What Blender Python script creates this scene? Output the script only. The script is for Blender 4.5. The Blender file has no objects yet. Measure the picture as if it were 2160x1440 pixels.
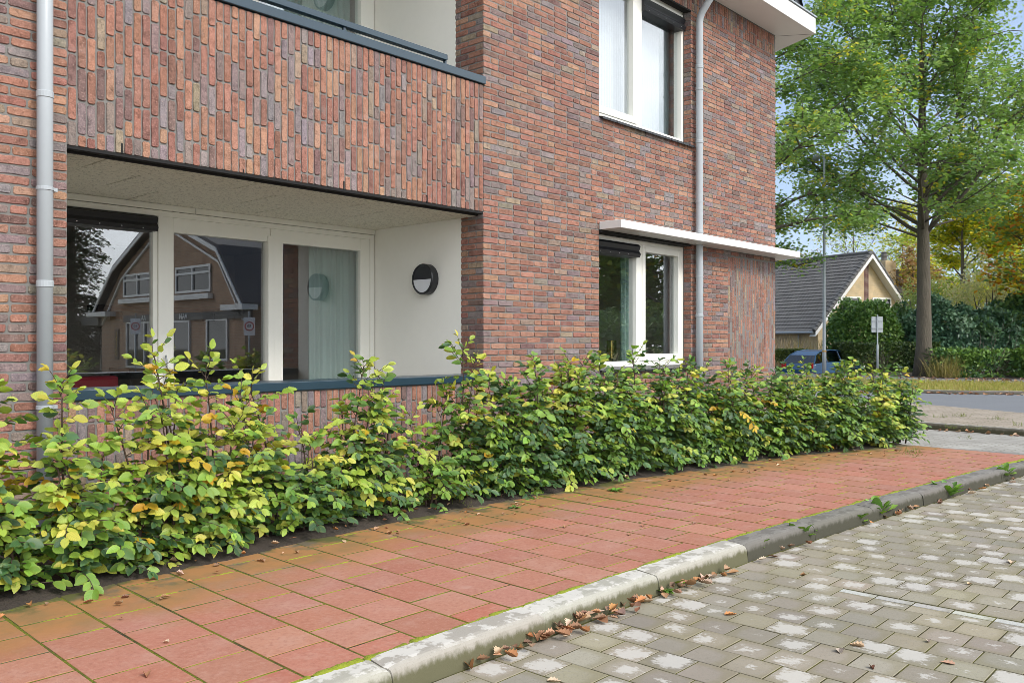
import bpy, math, random
import numpy as np
from mathutils import Vector, noise as mnoise
random.seed(7); RNG = np.random.default_rng(11)
S = bpy.context.scene
C = S.collection
PI = math.pi
def R(a): return math.radians(a)

# ------------------------------------------------------------------ camera
F, CX, CY = 1830.0, 1080.0, 724.0            # focal length and horizon in photo pixels (2160 wide)
TH = math.atan((2745 - CX) / F); SN, CS = math.sin(TH), math.cos(TH)
CAM = (0.0, -6.03, 1.31)
cam = bpy.data.cameras.new('camera'); co = bpy.data.objects.new('camera', cam); C.objects.link(co)
co.location = CAM; co.rotation_euler = (PI/2, 0, TH - PI/2)
cam.sensor_width = 36; cam.lens = F/2160*36; cam.shift_y = 4/2160
cam.clip_start = .05; cam.clip_end = 2000
S.camera = co
def ray(px, py):
    u = px-CX
    return (F*CS+u*SN, F*SN-u*CS, CY-py)
def on_y(px, py, Y):
    r = ray(px, py); t = (Y-CAM[1])/r[1]; return Vector((r[0]*t, Y, CAM[2]+r[2]*t))
def on_z(px, py, Z):
    r = ray(px, py); t = (Z-CAM[2])/r[2]; return Vector((r[0]*t, CAM[1]+r[1]*t, Z))
def at_d(px, d, z=0):                         # point at depth d on the pixel column
    lat = (px-CX)/F*d
    return Vector((CS*d+SN*lat, CAM[1]+SN*d-CS*lat, z))
def z_at(py, d): return CAM[2]+(CY-py)*d/F

# ------------------------------------------------------------------ materials
def new_mat(name):
    m = bpy.data.materials.new(name); m.use_nodes = True
    nt = m.node_tree; nt.nodes.clear()
    out = nt.nodes.new('ShaderNodeOutputMaterial')
    return m, nt, out
def nd(nt, typ, **kw):
    n = nt.nodes.new(typ)
    for k, v in kw.items():
        if k in n.inputs.keys() if isinstance(k, str) else False: n.inputs[k].default_value = v
        else: setattr(n, k, v)
    return n
def math_n(nt, op, a, b=None, c=None, clamp=False):
    n = nt.nodes.new('ShaderNodeMath'); n.operation = op; n.use_clamp = clamp
    for i, v in enumerate((a, b, c)):
        if v is None: continue
        if isinstance(v, (int, float)): n.inputs[i].default_value = v
        else: nt.links.new(v, n.inputs[i])
    return n.outputs[0]
def mixc(nt, fac, a, b, mode='MIX'):
    n = nt.nodes.new('ShaderNodeMix'); n.data_type = 'RGBA'; n.blend_type = mode
    for s, v in ((0, fac), (6, a), (7, b)):
        if isinstance(v, (int, float)): n.inputs[s].default_value = v
        elif isinstance(v, (tuple, list)): n.inputs[s].default_value = (*v[:3], 1)
        else: nt.links.new(v, n.inputs[s])
    return n.outputs[2]
def noise_n(nt, vec, scale, detail=4, rough=.55):
    n = nt.nodes.new('ShaderNodeTexNoise'); n.inputs['Scale'].default_value = scale
    n.inputs['Detail'].default_value = detail; n.inputs['Roughness'].default_value = rough
    if vec is not None: nt.links.new(vec, n.inputs['Vector'])
    return n.outputs['Fac']
def ramp(nt, v, a, b):                         # smooth 0..1 between a and b
    n = nt.nodes.new('ShaderNodeMapRange'); n.interpolation_type = 'SMOOTHSTEP'
    n.inputs['From Min'].default_value = a; n.inputs['From Max'].default_value = b
    nt.links.new(v, n.inputs['Value']); return n.outputs[0]
def attr_n(nt, name, out='Color'):
    n = nt.nodes.new('ShaderNodeAttribute'); n.attribute_name = name; return n.outputs[out]
def coord(nt, scale=None):
    t = nt.nodes.new('ShaderNodeNewGeometry').outputs['Position']   # world position: works the same on every part
    if scale:
        mp = nt.nodes.new('ShaderNodeMapping'); mp.inputs['Scale'].default_value = scale
        nt.links.new(t, mp.inputs['Vector']); return mp.outputs[0]
    return t
def bump_n(nt, h, strength, dist=.01):
    b = nt.nodes.new('ShaderNodeBump'); b.inputs['Strength'].default_value = strength; b.inputs['Distance'].default_value = dist
    nt.links.new(h, b.inputs['Height']); return b.outputs[0]
def principled(nt, out, col, rough=.6, metal=0, spec=.5, normal=None):
    p = nt.nodes.new('ShaderNodeBsdfPrincipled')
    if isinstance(col, (tuple, list)): p.inputs['Base Color'].default_value = (*col[:3], 1)
    else: nt.links.new(col, p.inputs['Base Color'])
    if isinstance(rough, (int, float)): p.inputs['Roughness'].default_value = rough
    else: nt.links.new(rough, p.inputs['Roughness'])
    p.inputs['Metallic'].default_value = metal; p.inputs['Specular IOR Level'].default_value = spec
    if normal is not None: nt.links.new(normal, p.inputs['Normal'])
    nt.links.new(p.outputs[0], out.inputs[0]); return p
def mat(name, col=None, rough=.6, var=.12, scale=3.0, bump=0., bscale=60, metal=0, spec=.5, stretch=None, bdist=.004):
    """plain surface: own colour (or the 'col' attribute) broken up by two scales of noise, plus bump"""
    m, nt, out = new_mat(name); v = coord(nt, stretch)
    base = attr_n(nt, 'col') if col is None else None
    n1 = noise_n(nt, v, scale, 5, .6); n2 = noise_n(nt, v, scale*9, 3, .6)
    f = math_n(nt, 'ADD', math_n(nt, 'MULTIPLY', n1, .65), math_n(nt, 'MULTIPLY', n2, .35))
    f = math_n(nt, 'ADD', math_n(nt, 'MULTIPLY', math_n(nt, 'SUBTRACT', f, .5), var*4), 1.0)
    g = nt.nodes.new('ShaderNodeCombineColor')
    for i in range(3): nt.links.new(f, g.inputs[i])
    c = mixc(nt, 1.0, base if base is not None else col, g.outputs[0], 'MULTIPLY')
    nrm = bump_n(nt, noise_n(nt, v, bscale, 4, .6), bump, bdist) if bump else None
    principled(nt, out, c, rough, metal, spec, nrm); return m
def leaf_mat(name, rough=.45, transl=.35, veins=False, spec=.4):
    m, nt, out = new_mat(name)
    c = attr_n(nt, 'col')
    if veins:
        uv = nt.nodes.new('ShaderNodeUVMap'); sp = nt.nodes.new('ShaderNodeSeparateXYZ'); nt.links.new(uv.outputs[0], sp.inputs[0])
        u, w = sp.outputs[0], math_n(nt, 'ABSOLUTE', sp.outputs[1])
        s = math_n(nt, 'SINE', math_n(nt, 'MULTIPLY', math_n(nt, 'SUBTRACT', u, math_n(nt, 'MULTIPLY', w, .55)), 52))
        s = ramp(nt, s, .35, 1.0)
        mid = math_n(nt, 'SUBTRACT', 1.0, ramp(nt, w, .0, .035))
        v = math_n(nt, 'MULTIPLY', math_n(nt, 'MAXIMUM', s, mid), .45)
        c = mixc(nt, v, c, mixc(nt, .5, c, (.10, .20, .04)))
        c = mixc(nt, math_n(nt, 'MULTIPLY', ramp(nt, w, .10, .30), .22), c, (.40, .40, .06))
        nz = noise_n(nt, coord(nt), 70, 3)
        c = mixc(nt, ramp(nt, nz, .62, .75), c, mixc(nt, .5, c, (.16, .12, .03)))
        nrm = bump_n(nt, s, .35, .002)
    else: nrm = None
    p = nt.nodes.new('ShaderNodeBsdfPrincipled'); nt.links.new(c, p.inputs['Base Color'])
    p.inputs['Roughness'].default_value = rough; p.inputs['Specular IOR Level'].default_value = spec
    if nrm is not None: nt.links.new(nrm, p.inputs['Normal'])
    t = nt.nodes.new('ShaderNodeBsdfTranslucent')
    nt.links.new(mixc(nt, 1.0, c, (1.15, 1.2, .55), 'MULTIPLY'), t.inputs['Color'])
    mx = nt.nodes.new('ShaderNodeMixShader'); mx.inputs[0].default_value = transl
    nt.links.new(p.outputs[0], mx.inputs[1]); nt.links.new(t.outputs[0], mx.inputs[2]); nt.links.new(mx.outputs[0], out.inputs[0])
    return m
def glass_mat(name, r0=.07, tint=(.95, .97, .96), k=1.0):
    """clear pane: Schlick reflection at each face of the sheet over a faintly tinted see-through base"""
    m, nt, out = new_mat(name)
    lw = nt.nodes.new('ShaderNodeLayerWeight'); lw.inputs['Blend'].default_value = .5
    fr = math_n(nt, 'ADD', math_n(nt, 'MULTIPLY', math_n(nt, 'POWER', lw.outputs['Facing'], 4.0), .75), r0, clamp=True)
    tr = nt.nodes.new('ShaderNodeBsdfTransparent'); tr.inputs[0].default_value = (*tint, 1)
    gl = nt.nodes.new('ShaderNodeBsdfGlossy'); gl.inputs['Roughness'].default_value = 0.0; gl.inputs['Color'].default_value = (.95, .97, 1, 1)
    mx = nt.nodes.new('ShaderNodeMixShader'); nt.links.new(fr, mx.inputs[0])
    nt.links.new(tr.outputs[0], mx.inputs[1]); nt.links.new(gl.outputs[0], mx.inputs[2]); nt.links.new(mx.outputs[0], out.inputs[0])
    return m

def brick_mat():
    m, nt, out = new_mat('handformed_brick'); v = coord(nt)
    c = attr_n(nt, 'col')
    n1 = noise_n(nt, v, 17, 6, .68); n2 = noise_n(nt, v, 85, 4, .7); n3 = noise_n(nt, v, 9, 3)
    f = math_n(nt, 'ADD', math_n(nt, 'MULTIPLY', n1, 1.0), math_n(nt, 'MULTIPLY', n2, .75))
    f = math_n(nt, 'ADD', math_n(nt, 'MULTIPLY', math_n(nt, 'SUBTRACT', f, .875), 2.1), 1.0)
    g = nt.nodes.new('ShaderNodeCombineColor')
    for i in range(3): nt.links.new(f, g.inputs[i])
    c = mixc(nt, 1.0, c, g.outputs[0], 'MULTIPLY')
    c = mixc(nt, math_n(nt, 'MULTIPLY', ramp(nt, n1, .54, .68), .5), c, (.15, .095, .085))
    c = mixc(nt, math_n(nt, 'MULTIPLY', ramp(nt, n2, .57, .70), .55), c, (.44, .31, .25))
    c = mixc(nt, math_n(nt, 'MULTIPLY', ramp(nt, n3, .56, .78), .3), c, (.34, .29, .27))
    h = math_n(nt, 'ADD', math_n(nt, 'MULTIPLY', n1, 1.0), math_n(nt, 'MULTIPLY', n2, .6))
    principled(nt, out, c, .9, 0, .2, bump_n(nt, h, .8, .006)); return m
M = {}
M['brick'] = brick_mat()
M['mortar'] = mat('mortar', (.185, .178, .165), .95, .12, 6, .6, 180)
M['render'] = mat('white_render', (.86, .845, .78), .9, .03, 1.5, .25, 300, bdist=.002)
M['frame'] = mat('cream_painted_frame', (.83, .82, .75), .4, .02, 2, .05, 40)
M['white'] = mat('white_coated_metal', (.72, .71, .685), .35, .025, 1.5)
M['dark'] = mat('blue_grey_coated_steel', (.018, .042, .062), .28, .12, 2, spec=.6)
M['blackbox'] = mat('black_coated_metal', (.012, .013, .016), .35, .1, 3)
M['black'] = mat('black_gap', (.008, .008, .008), .9, .1, 3)
M['pipe'] = mat('grey_plastic_pipe', (.375, .405, .425), .38, .04, 2)
M['soffit'] = None
M['glass'] = glass_mat('window_glass', .15)
M['lampglass'] = mat('opal_diffuser', (.72, .74, .78), .3, .02, 3)
M['curtain'] = mat('green_curtain_fabric', (.32, .44, .42), .9, .05, 4)
M['sky_sheet'] = mat('sky_reflection_sheet', (.40, .42, .46), .9, .02, 4)  # bluish white that paints the sky's reflection into the upper right window
M['room'] = mat('taupe_plaster', (.42, .37, .345), .9, .04, 2)
M['roomlight'] = mat('pale_plaster', (.5, .48, .45), .9, .04, 2)
M['redfab'] = mat('red_upholstery', (.34, .01, .025), .85, .1, 9)
M['wood'] = mat('dark_wood', (.06, .035, .025), .5, .2, 4, stretch=(1, 1, 6))
M['brass'] = mat('brass', (.6, .42, .12), .25, .05, 8, metal=1)
M['vase'] = mat('olive_vase_glaze', (.5, .46, .05), .3, .1, 8)
M['leaf'] = leaf_mat('beech_leaf', .42, .28, True)
M['tleaf'] = leaf_mat('tree_leaf', .5, .45)
M['sleaf'] = leaf_mat('glossy_shrub_leaf', .42, .15, spec=.45)
M['litter'] = mat('dry_leaf', None, .75, .2, 60)
M['bark'] = mat('grey_brown_bark', (.115, .098, .074), .95, .3, 7, 1.0, 22, stretch=(1, 1, .25), bdist=.04)
M['twig'] = mat('brown_twig', (.075, .05, .035), .8, .25, 30, .3, 200)
M['soil'] = mat('dark_soil', (.055, .042, .032), 1.0, .35, 8, 1.0, 70, bdist=.02)
M['asphalt'] = mat('road_asphalt', (.17, .175, .185), .85, .08, 1.2, .5, 160, bdist=.006)
M['grass'] = leaf_mat('verge_grass_blade', .6, .3)
M['turf'] = mat('verge_turf', (.19, .18, .055), 1.0, .3, 2, .8, 30, bdist=.03)
M['galv'] = mat('galvanised_steel', (.34, .37, .39), .5, .12, 5, metal=.35)
M['signback'] = mat('grey_sign_back', (.40, .43, .46), .5, .06, 3, metal=.2)
M['tyre'] = mat('tyre_rubber', (.02, .02, .02), .8, .1, 6)
M['carblue'] = mat('blue_car_paint', (.03, .095, .20), .18, .02, 2, spec=.7)
M['chrome'] = mat('silver_alloy', (.5, .5, .5), .3, .05, 5, metal=.9)
M['carglass'] = glass_mat('car_window_glass', .10, (.35, .38, .39))
M['lens'] = mat('red_tail_lens', (.4, .01, .01), .2, .05, 5)
M['redpaint'] = mat('red_sign_paint', (.55, .02, .02), .4, .03, 4)
M['signwhite'] = mat('white_sign_face', (.8, .8, .8), .4, .03, 4)
M['slate'] = None

def soffit_mat():
    m, nt, out = new_mat('wood_wool_board')
    v = coord(nt, (12, 40, 30)); v2 = coord(nt, (40, 14, 30))
    n1 = noise_n(nt, v, 1.6, 4, .7); n2 = noise_n(nt, v2, 1.6, 4, .7)
    f = math_n(nt, 'MINIMUM', n1, n2)
    c = mixc(nt, ramp(nt, f, .30, .48), (.33, .31, .25), (.74, .71, .60))
    principled(nt, out, c, .95, 0, .1, bump_n(nt, f, .6, .004)); return m
M['soffit'] = soffit_mat()
def tile_mat():
    m, nt, out = new_mat('red_concrete_tile'); v = coord(nt)
    c = attr_n(nt, 'col'); dirt = attr_n(nt, 'dirt', 'Fac')
    n1 = noise_n(nt, v, 5, 5, .6); n2 = noise_n(nt, v, 160, 3, .7); n3 = noise_n(nt, v, 1.6, 4, .6)
    c = mixc(nt, math_n(nt, 'MULTIPLY', ramp(nt, n1, .45, .75), .40), c, (.46, .28, .22))
    nb = noise_n(nt, v, 38, 5, .7)
    c = mixc(nt, math_n(nt, 'MULTIPLY', ramp(nt, nb, .50, .68), .38), c, (.25, .10, .07))
    c = mixc(nt, math_n(nt, 'MULTIPLY', ramp(nt, nb, .50, .34), .25), c, (.50, .30, .23))
    sp = ramp(nt, n2, .60, .75)
    c = mixc(nt, math_n(nt, 'MULTIPLY', sp, .25), c, (.20, .08, .06))
    algae = math_n(nt, 'MULTIPLY', ramp(nt, math_n(nt, 'ADD', dirt, math_n(nt, 'MULTIPLY', math_n(nt, 'SUBTRACT', n3, .5), .9)), .12, .78), .90)
    c = mixc(nt, algae, c, mixc(nt, ramp(nt, n1, .4, .65), (.34, .17, .06), (.25, .15, .055)))
    grime = ramp(nt, math_n(nt, 'ADD', dirt, math_n(nt, 'MULTIPLY', math_n(nt, 'SUBTRACT', n1, .5), .8)), .93, 1.12)
    c = mixc(nt, grime, c, mixc(nt, ramp(nt, n3, .45, .55), (.14, .115, .075), (.105, .105, .035)))
    wear = ramp(nt, noise_n(nt, v, 3.1, 2), .66, .80)
    c = mixc(nt, math_n(nt, 'MULTIPLY', wear, .5), c, (.50, .33, .27))
    principled(nt, out, c, .85, 0, .25, bump_n(nt, n2, .6, .003)); return m
M['tile'] = tile_mat()
def paver_mat():
    m, nt, out = new_mat('grey_concrete_paver'); v = coord(nt)
    c = attr_n(nt, 'col'); eff = attr_n(nt, 'dirt', 'Fac')
    uv = nt.nodes.new('ShaderNodeUVMap'); sp = nt.nodes.new('ShaderNodeSeparateXYZ'); nt.links.new(uv.outputs[0], sp.inputs[0])
    ox = math_n(nt, 'MULTIPLY', math_n(nt, 'SUBTRACT', math_n(nt, 'FRACT', math_n(nt, 'MULTIPLY', eff, 37.7)), .5), .30); oy = math_n(nt, 'MULTIPLY', math_n(nt, 'SUBTRACT', math_n(nt, 'FRACT', math_n(nt, 'MULTIPLY', eff, 91.3)), .5), .30)
    du = math_n(nt, 'ABSOLUTE', math_n(nt, 'SUBTRACT', sp.outputs[0], math_n(nt, 'ADD', ox, .5))); dv = math_n(nt, 'ABSOLUTE', math_n(nt, 'SUBTRACT', sp.outputs[1], math_n(nt, 'ADD', oy, .5)))
    dd = math_n(nt, 'ADD', math_n(nt, 'MULTIPLY', math_n(nt, 'MAXIMUM', du, dv), .75), math_n(nt, 'MULTIPLY', math_n(nt, 'ADD', du, dv), .25))
    n1 = noise_n(nt, v, 12, 6, .66); n2 = noise_n(nt, v, 190, 3, .7); n3 = noise_n(nt, v, .9, 3); n4 = noise_n(nt, coord(nt, (1, .6, 1)), 55, 4, .7)
    c = mixc(nt, math_n(nt, 'MULTIPLY', ramp(nt, n4, .45, .70), .35), c, (.33, .305, .255))
    c = mixc(nt, math_n(nt, 'MULTIPLY', ramp(nt, n3, .42, .62), .35), c, (.20, .18, .145))
    c = mixc(nt, math_n(nt, 'MULTIPLY', ramp(nt, n2, .52, .70), .38), c, (.14, .125, .10))
    n5 = noise_n(nt, v, 60, 4, .7)
    c = mixc(nt, math_n(nt, 'MULTIPLY', ramp(nt, n5, .52, .68), .35), c, (.19, .17, .135))
    c = mixc(nt, math_n(nt, 'MULTIPLY', ramp(nt, dd, .38, .62), .4), c, (.20, .175, .09))
    # dry, chalky bloom in the middle of many stones: radius follows the stone's own amount
    e = math_n(nt, 'SUBTRACT', math_n(nt, 'MULTIPLY', eff, .47), dd)
    e = math_n(nt, 'ADD', e, math_n(nt, 'MULTIPLY', math_n(nt, 'SUBTRACT', n1, .5), .85))
    e = math_n(nt, 'ADD', e, math_n(nt, 'MULTIPLY', math_n(nt, 'SUBTRACT', n4, .5), .95))
    e = math_n(nt, 'MULTIPLY', ramp(nt, e, -.04, .14), math_n(nt, 'GREATER_THAN', eff, .02))
    c = mixc(nt, math_n(nt, 'MULTIPLY', e, .62), c, (.58, .56, .515))
    principled(nt, out, c, .85, 0, .25, bump_n(nt, n2, .35, .002)); return m
M['paver'] = paver_mat()
def joint_mat(name, green, a, b):
    m, nt, out = new_mat(name); v = coord(nt)
    n1 = noise_n(nt, v, 2.2, 5, .65); n2 = noise_n(nt, v, 60, 3)
    c = mixc(nt, ramp(nt, n1, a, b), (.055, .046, .03), green)
    c = mixc(nt, ramp(nt, n2, .45, .7), c, (.09, .09, .03))
    principled(nt, out, c, 1.0, 0, .1, bump_n(nt, n2, .8, .01)); return m
M['joint'] = joint_mat('mossy_joint_sand', (.14, .155, .02), .33, .50)
M['joint2'] = joint_mat('olive_joint_sand', (.11, .105, .03), .40, .60)
M['moss'] = mat('bright_green_moss', (.25, .29, .02), 1.0, .35, 9, 1.0, 140, bdist=.01)
def kerb_mat():
    m, nt, out = new_mat('weathered_kerb_concrete'); v = coord(nt)
    c = attr_n(nt, 'col'); dk = attr_n(nt, 'dirt', 'Fac')
    geo = nt.nodes.new('ShaderNodeNewGeometry'); sp = nt.nodes.new('ShaderNodeSeparateXYZ'); nt.links.new(geo.outputs['True Normal'], sp.inputs[0])
    up = ramp(nt, sp.outputs[2], .80, .95)
    n1 = noise_n(nt, v, 7, 6, .65); n2 = noise_n(nt, v, 150, 3, .7); n3 = noise_n(nt, v, 24, 4, .6)
    c = mixc(nt, math_n(nt, 'MULTIPLY', ramp(nt, n2, .5, .75), .25), c, (.12, .115, .095))
    dry = math_n(nt, 'ADD', math_n(nt, 'MULTIPLY', n1, .7), math_n(nt, 'MULTIPLY', n3, .3))
    dry = math_n(nt, 'MULTIPLY', math_n(nt, 'MULTIPLY', ramp(nt, dry, .47, .53), up), math_n(nt, 'MULTIPLY', math_n(nt, 'SUBTRACT', 1.12, dk), .68))
    c = mixc(nt, dry, c, (.60, .58, .53))
    vs = noise_n(nt, coord(nt, (9, 9, 4)), 2.2, 5, .7)
    side = math_n(nt, 'SUBTRACT', 1.0, ramp(nt, sp.outputs[2], .35, .8))
    gz = nt.nodes.new('ShaderNodeSeparateXYZ'); nt.links.new(geo.outputs['Position'], gz.inputs[0])
    low = math_n(nt, 'SUBTRACT', 1.0, ramp(nt, gz.outputs[2], -.085, .0))        # algae thickest at the wet foot
    alg = math_n(nt, 'MULTIPLY', math_n(nt, 'MULTIPLY', ramp(nt, math_n(nt, 'ADD', math_n(nt, 'MULTIPLY', vs, .6), math_n(nt, 'MULTIPLY', low, .45)), .33, .62), side), .85)
    c = mixc(nt, alg, c, mixc(nt, dk, (.082, .080, .030), (.05, .049, .034)))
    principled(nt, out, c, .9, 0, .2, bump_n(nt, math_n(nt, 'ADD', n2, n3), .4, .003)); return m
M['kerb'] = kerb_mat()
def brick_sheet(name, c1, c2, mortar, bw, bh, msize=.012, swap=None, rough=.9, bump=.5, offset=.5):
    """far-off masonry or paving: procedural bond in world metres"""
    m, nt, out = new_mat(name)
    g = nt.nodes.new('ShaderNodeNewGeometry'); sp = nt.nodes.new('ShaderNodeSeparateXYZ'); nt.links.new(g.outputs['Position'], sp.inputs[0])
    cb = nt.nodes.new('ShaderNodeCombineXYZ')
    if swap == 'ground': nt.links.new(sp.outputs[0], cb.inputs[1]); nt.links.new(sp.outputs[1], cb.inputs[0])
    else:
        nt.links.new(math_n(nt, 'ADD', sp.outputs[0], sp.outputs[1]), cb.inputs[0]); nt.links.new(sp.outputs[2], cb.inputs[1])
    b = nt.nodes.new('ShaderNodeTexBrick'); b.offset = offset
    b.inputs['Color1'].default_value = (*c1, 1); b.inputs['Color2'].default_value = (*c2, 1); b.inputs['Mortar'].default_value = (*mortar, 1)
    b.inputs['Scale'].default_value = 1; b.inputs['Mortar Size'].default_value = msize/2; b.inputs['Mortar Smooth'].default_value = .2
    b.inputs['Brick Width'].default_value = bw; b.inputs['Row Height'].default_value = bh
    nt.links.new(cb.outputs[0], b.inputs['Vector'])
    n1 = noise_n(nt, g.outputs['Position'], 1.7, 5, .6); n2 = noise_n(nt, g.outputs['Position'], 30, 3, .6)
    c = mixc(nt, math_n(nt, 'MULTIPLY', ramp(nt, n1, .42, .7), .35), b.outputs['Color'], tuple(min(1, x*1.45) for x in c1))
    c = mixc(nt, math_n(nt, 'MULTIPLY', ramp(nt, n2, .5, .75), .25), c, tuple(x*.55 for x in c2))
    principled(nt, out, c, rough, 0, .25, bump_n(nt, math_n(nt, 'SUBTRACT', 1.0, b.outputs['Fac']), bump, .006)); return m
M['farpave'] = brick_sheet('pale_driveway_pavers', (.36, .345, .31), (.29, .275, .245), (.13, .12, .08), .21, .105, .01, 'ground')
M['farpave_dark'] = brick_sheet('grey_strip_pavers', (.25, .235, .215), (.21, .20, .185), (.12, .11, .08), .21, .105, .01, 'ground')
M['islandpave'] = brick_sheet('brown_island_pavers', (.36, .305, .25), (.30, .25, .20), (.14, .13, .05), .21, .105, .014, 'ground')
M['buffbrick'] = brick_sheet('buff_brick', (.56, .43, .26), (.49, .37, .22), (.46, .40, .30), .22, .0625, .012)
M['purplebrick'] = brick_sheet('purple_brick', (.14, .07, .06), (.11, .05, .05), (.4, .36, .3), .22, .0625, .012)
M['brownbrick'] = brick_sheet('brown_brick', (.46, .30, .20), (.32, .19, .125), (.40, .36, .30), .22, .0625, .012)

# ------------------------------------------------------------------ objects
ORG = {}
def tag(o, label=None, cat=None, group=None, kind=None):
    if label: o['label'] = label
    if cat: o['category'] = cat
    if group: o['group'] = group
    if kind: o['kind'] = kind
    return o
def thing(name, loc, label, cat, group=None):
    o = bpy.data.objects.new(name, None); C.objects.link(o); o.location = loc; o.empty_display_size = .2
    ORG[o] = Vector(loc); return tag(o, label, cat, group)
def link_mesh(me, name, m, parent=None, org=None):
    """verts are in world metres; stored relative to the thing's base"""
    o = bpy.data.objects.new(name, me); C.objects.link(o)
    if m: me.materials.append(m)
    base = ORG[parent] if parent is not None else (Vector(org) if org is not None else Vector((0, 0, 0)))
    if base.length > 0:
        n = len(me.vertices); a = np.empty(n*3, np.float32); me.vertices.foreach_get('co', a)
        a = a.reshape(-1, 3)-np.array(base, np.float32); me.vertices.foreach_set('co', a.ravel()); me.update()
    if parent is not None: o.parent = parent
    else: o.location = base
    ORG[o] = base; return o
class MB:
    def __init__(s): s.v = []; s.f = []; s.c = []; s.d = []; s.uv = []; s.cc = (.5, .5, .5); s.dd = 0.; s.useuv = False
    def add(s, vs, fs, uvs=None, dirts=None):
        b = len(s.v); s.v += [tuple(p) for p in vs]; s.f += [tuple(b+i for i in f) for f in fs]
        s.c += [s.cc]*len(vs); s.d += dirts if dirts else [s.dd]*len(vs)
        if s.useuv: s.uv += uvs if uvs else [(0, 0)]*len(vs)
    def box(s, x0, x1, y0, y1, z0, z1):
        s.add([(x0,y0,z0),(x1,y0,z0),(x1,y1,z0),(x0,y1,z0),(x0,y0,z1),(x1,y0,z1),(x1,y1,z1),(x0,y1,z1)],
              [(0,3,2,1),(4,5,6,7),(0,1,5,4),(1,2,6,5),(2,3,7,6),(3,0,4,7)])
    def obox(s, o, u, v, w, a, b, c):            # oriented box: corner o, unit axes u,v,w, sizes a,b,c
        o, u, v, w = Vector(o), Vector(u)*a, Vector(v)*b, Vector(w)*c
        s.add([o, o+u, o+u+v, o+v, o+w, o+u+w, o+u+v+w, o+v+w], [(0,3,2,1),(4,5,6,7),(0,1,5,4),(1,2,6,5),(2,3,7,6),(3,0,4,7)])
    def quad(s, a, b, c, d): s.add([a, b, c, d], [(0, 1, 2, 3)])
    def prism(s, poly, ext):                     # planar polygon (3-D points) extruded by vector ext
        n = len(poly); p = [Vector(q) for q in poly]; e = Vector(ext)
        s.add(p+[q+e for q in p], [tuple(range(n))[::-1], tuple(range(n, 2*n))]+[(i, (i+1) % n, n+(i+1) % n, n+i) for i in range(n)])
    def tube(s, pts, rad, n=8, cap=True):
        pts = [Vector(p) for p in pts]; k = len(pts)
        if isinstance(rad, (int, float)): rad = [rad]*k
        vs = []; up = None
        for i, p in enumerate(pts):
            t = (pts[min(i+1, k-1)]-pts[max(i-1, 0)]).normalized()
            if up is None: up = t.orthogonal().normalized()
            a = (up-t*up.dot(t)); a = a.normalized() if a.length > 1e-6 else t.orthogonal().normalized()
            up = a; b = t.cross(a)
            for j in range(n):
                q = 2*PI*j/n; vs.append(p+(a*math.cos(q)+b*math.sin(q))*rad[i])
        fs = [(i*n+j, i*n+(j+1) % n, (i+1)*n+(j+1) % n, (i+1)*n+j) for i in range(k-1) for j in range(n)]
        if cap: fs += [tuple(range(n))[::-1], tuple(range((k-1)*n, k*n))]
        s.add(vs, fs)
    def lathe(s, prof, c, axis=(0, 0, 1), n=24):  # prof: (radius, height) along axis from c
        ax = Vector(axis).normalized(); a = ax.orthogonal().normalized(); b = ax.cross(a); c = Vector(c); vs = []
        for r, h in prof:
            for j in range(n):
                q = 2*PI*j/n; vs.append(c+ax*h+(a*math.cos(q)+b*math.sin(q))*max(r, 1e-4))
        k = len(prof)
        s.add(vs, [(i*n+j, i*n+(j+1) % n, (i+1)*n+(j+1) % n, (i+1)*n+j) for i in range(k-1) for j in range(n)]+[tuple(range(n))[::-1], tuple(range((k-1)*n, k*n))])
    def build(s, name, m, parent=None, smooth=False, bevel=0, org=None, fix=True):
        me = bpy.data.meshes.new(name); me.from_pydata(s.v, [], s.f); me.update()
        a = me.attributes.new('col', 'FLOAT_COLOR', 'POINT')
        arr = np.ones((len(s.v), 4), np.float32)
        if s.v: arr[:, :3] = np.array(s.c, np.float32)
        a.data.foreach_set('color', arr.ravel())
        d = me.attributes.new('dirt', 'FLOAT', 'POINT'); d.data.foreach_set('value', np.array(s.d, np.float32))
        if s.useuv:
            ul = me.uv_layers.new(name='UVMap'); li = np.empty(len(me.loops), np.int32); me.loops.foreach_get('vertex_index', li)
            ul.data.foreach_set('uv', np.array(s.uv, np.float32)[li].ravel())
        if smooth: me.shade_smooth() if hasattr(me, 'shade_smooth') else None
        o = link_mesh(me, name, m, parent, org)
        if bevel:
            b = o.modifiers.new('bevel', 'BEVEL'); b.width = bevel; b.segments = 2; b.limit_method = 'ANGLE'; b.harden_normals = False
        return o

# ---- many leaves as one mesh, vectorised
_bw = [(.10,.13),(.22,.245),(.30,.235),(.42,.30),(.50,.275),(.62,.265),(.70,.215),(.82,.165),(.88,.11)]
def _beech():
    """ovate leaf, toothed margin, folded along the midrib and drooping at the tip"""
    mid = [(0,0,0)]+[(x, 0, -.12*x*x) for x, _ in _bw]+[(1,0,-.13)]; n = len(_bw); vs = list(mid)
    for sg in (1, -1): vs += [(x+.02, sg*w, .30*w-.13*x*x+.02*math.sin(9*x+sg)) for x, w in _bw]
    fs = []
    for k, sg in ((0, 1), (1, -1)):
        b = n+2+k*n; q = [(0, 1, b)]+[(i, i+1, b+i, b+i-1) for i in range(1, n)]+[(n, n+1, b+n-1)]
        fs += q if sg > 0 else [f[::-1] for f in q]
    return np.array(vs, np.float32), fs
T_BEECH = _beech()
T_LEAF = (np.array([(0,0,0),(.5,.30,.10),(1,0,-.08),(.5,-.30,.10)], np.float32), [(0,2,1),(0,3,2)])
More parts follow.
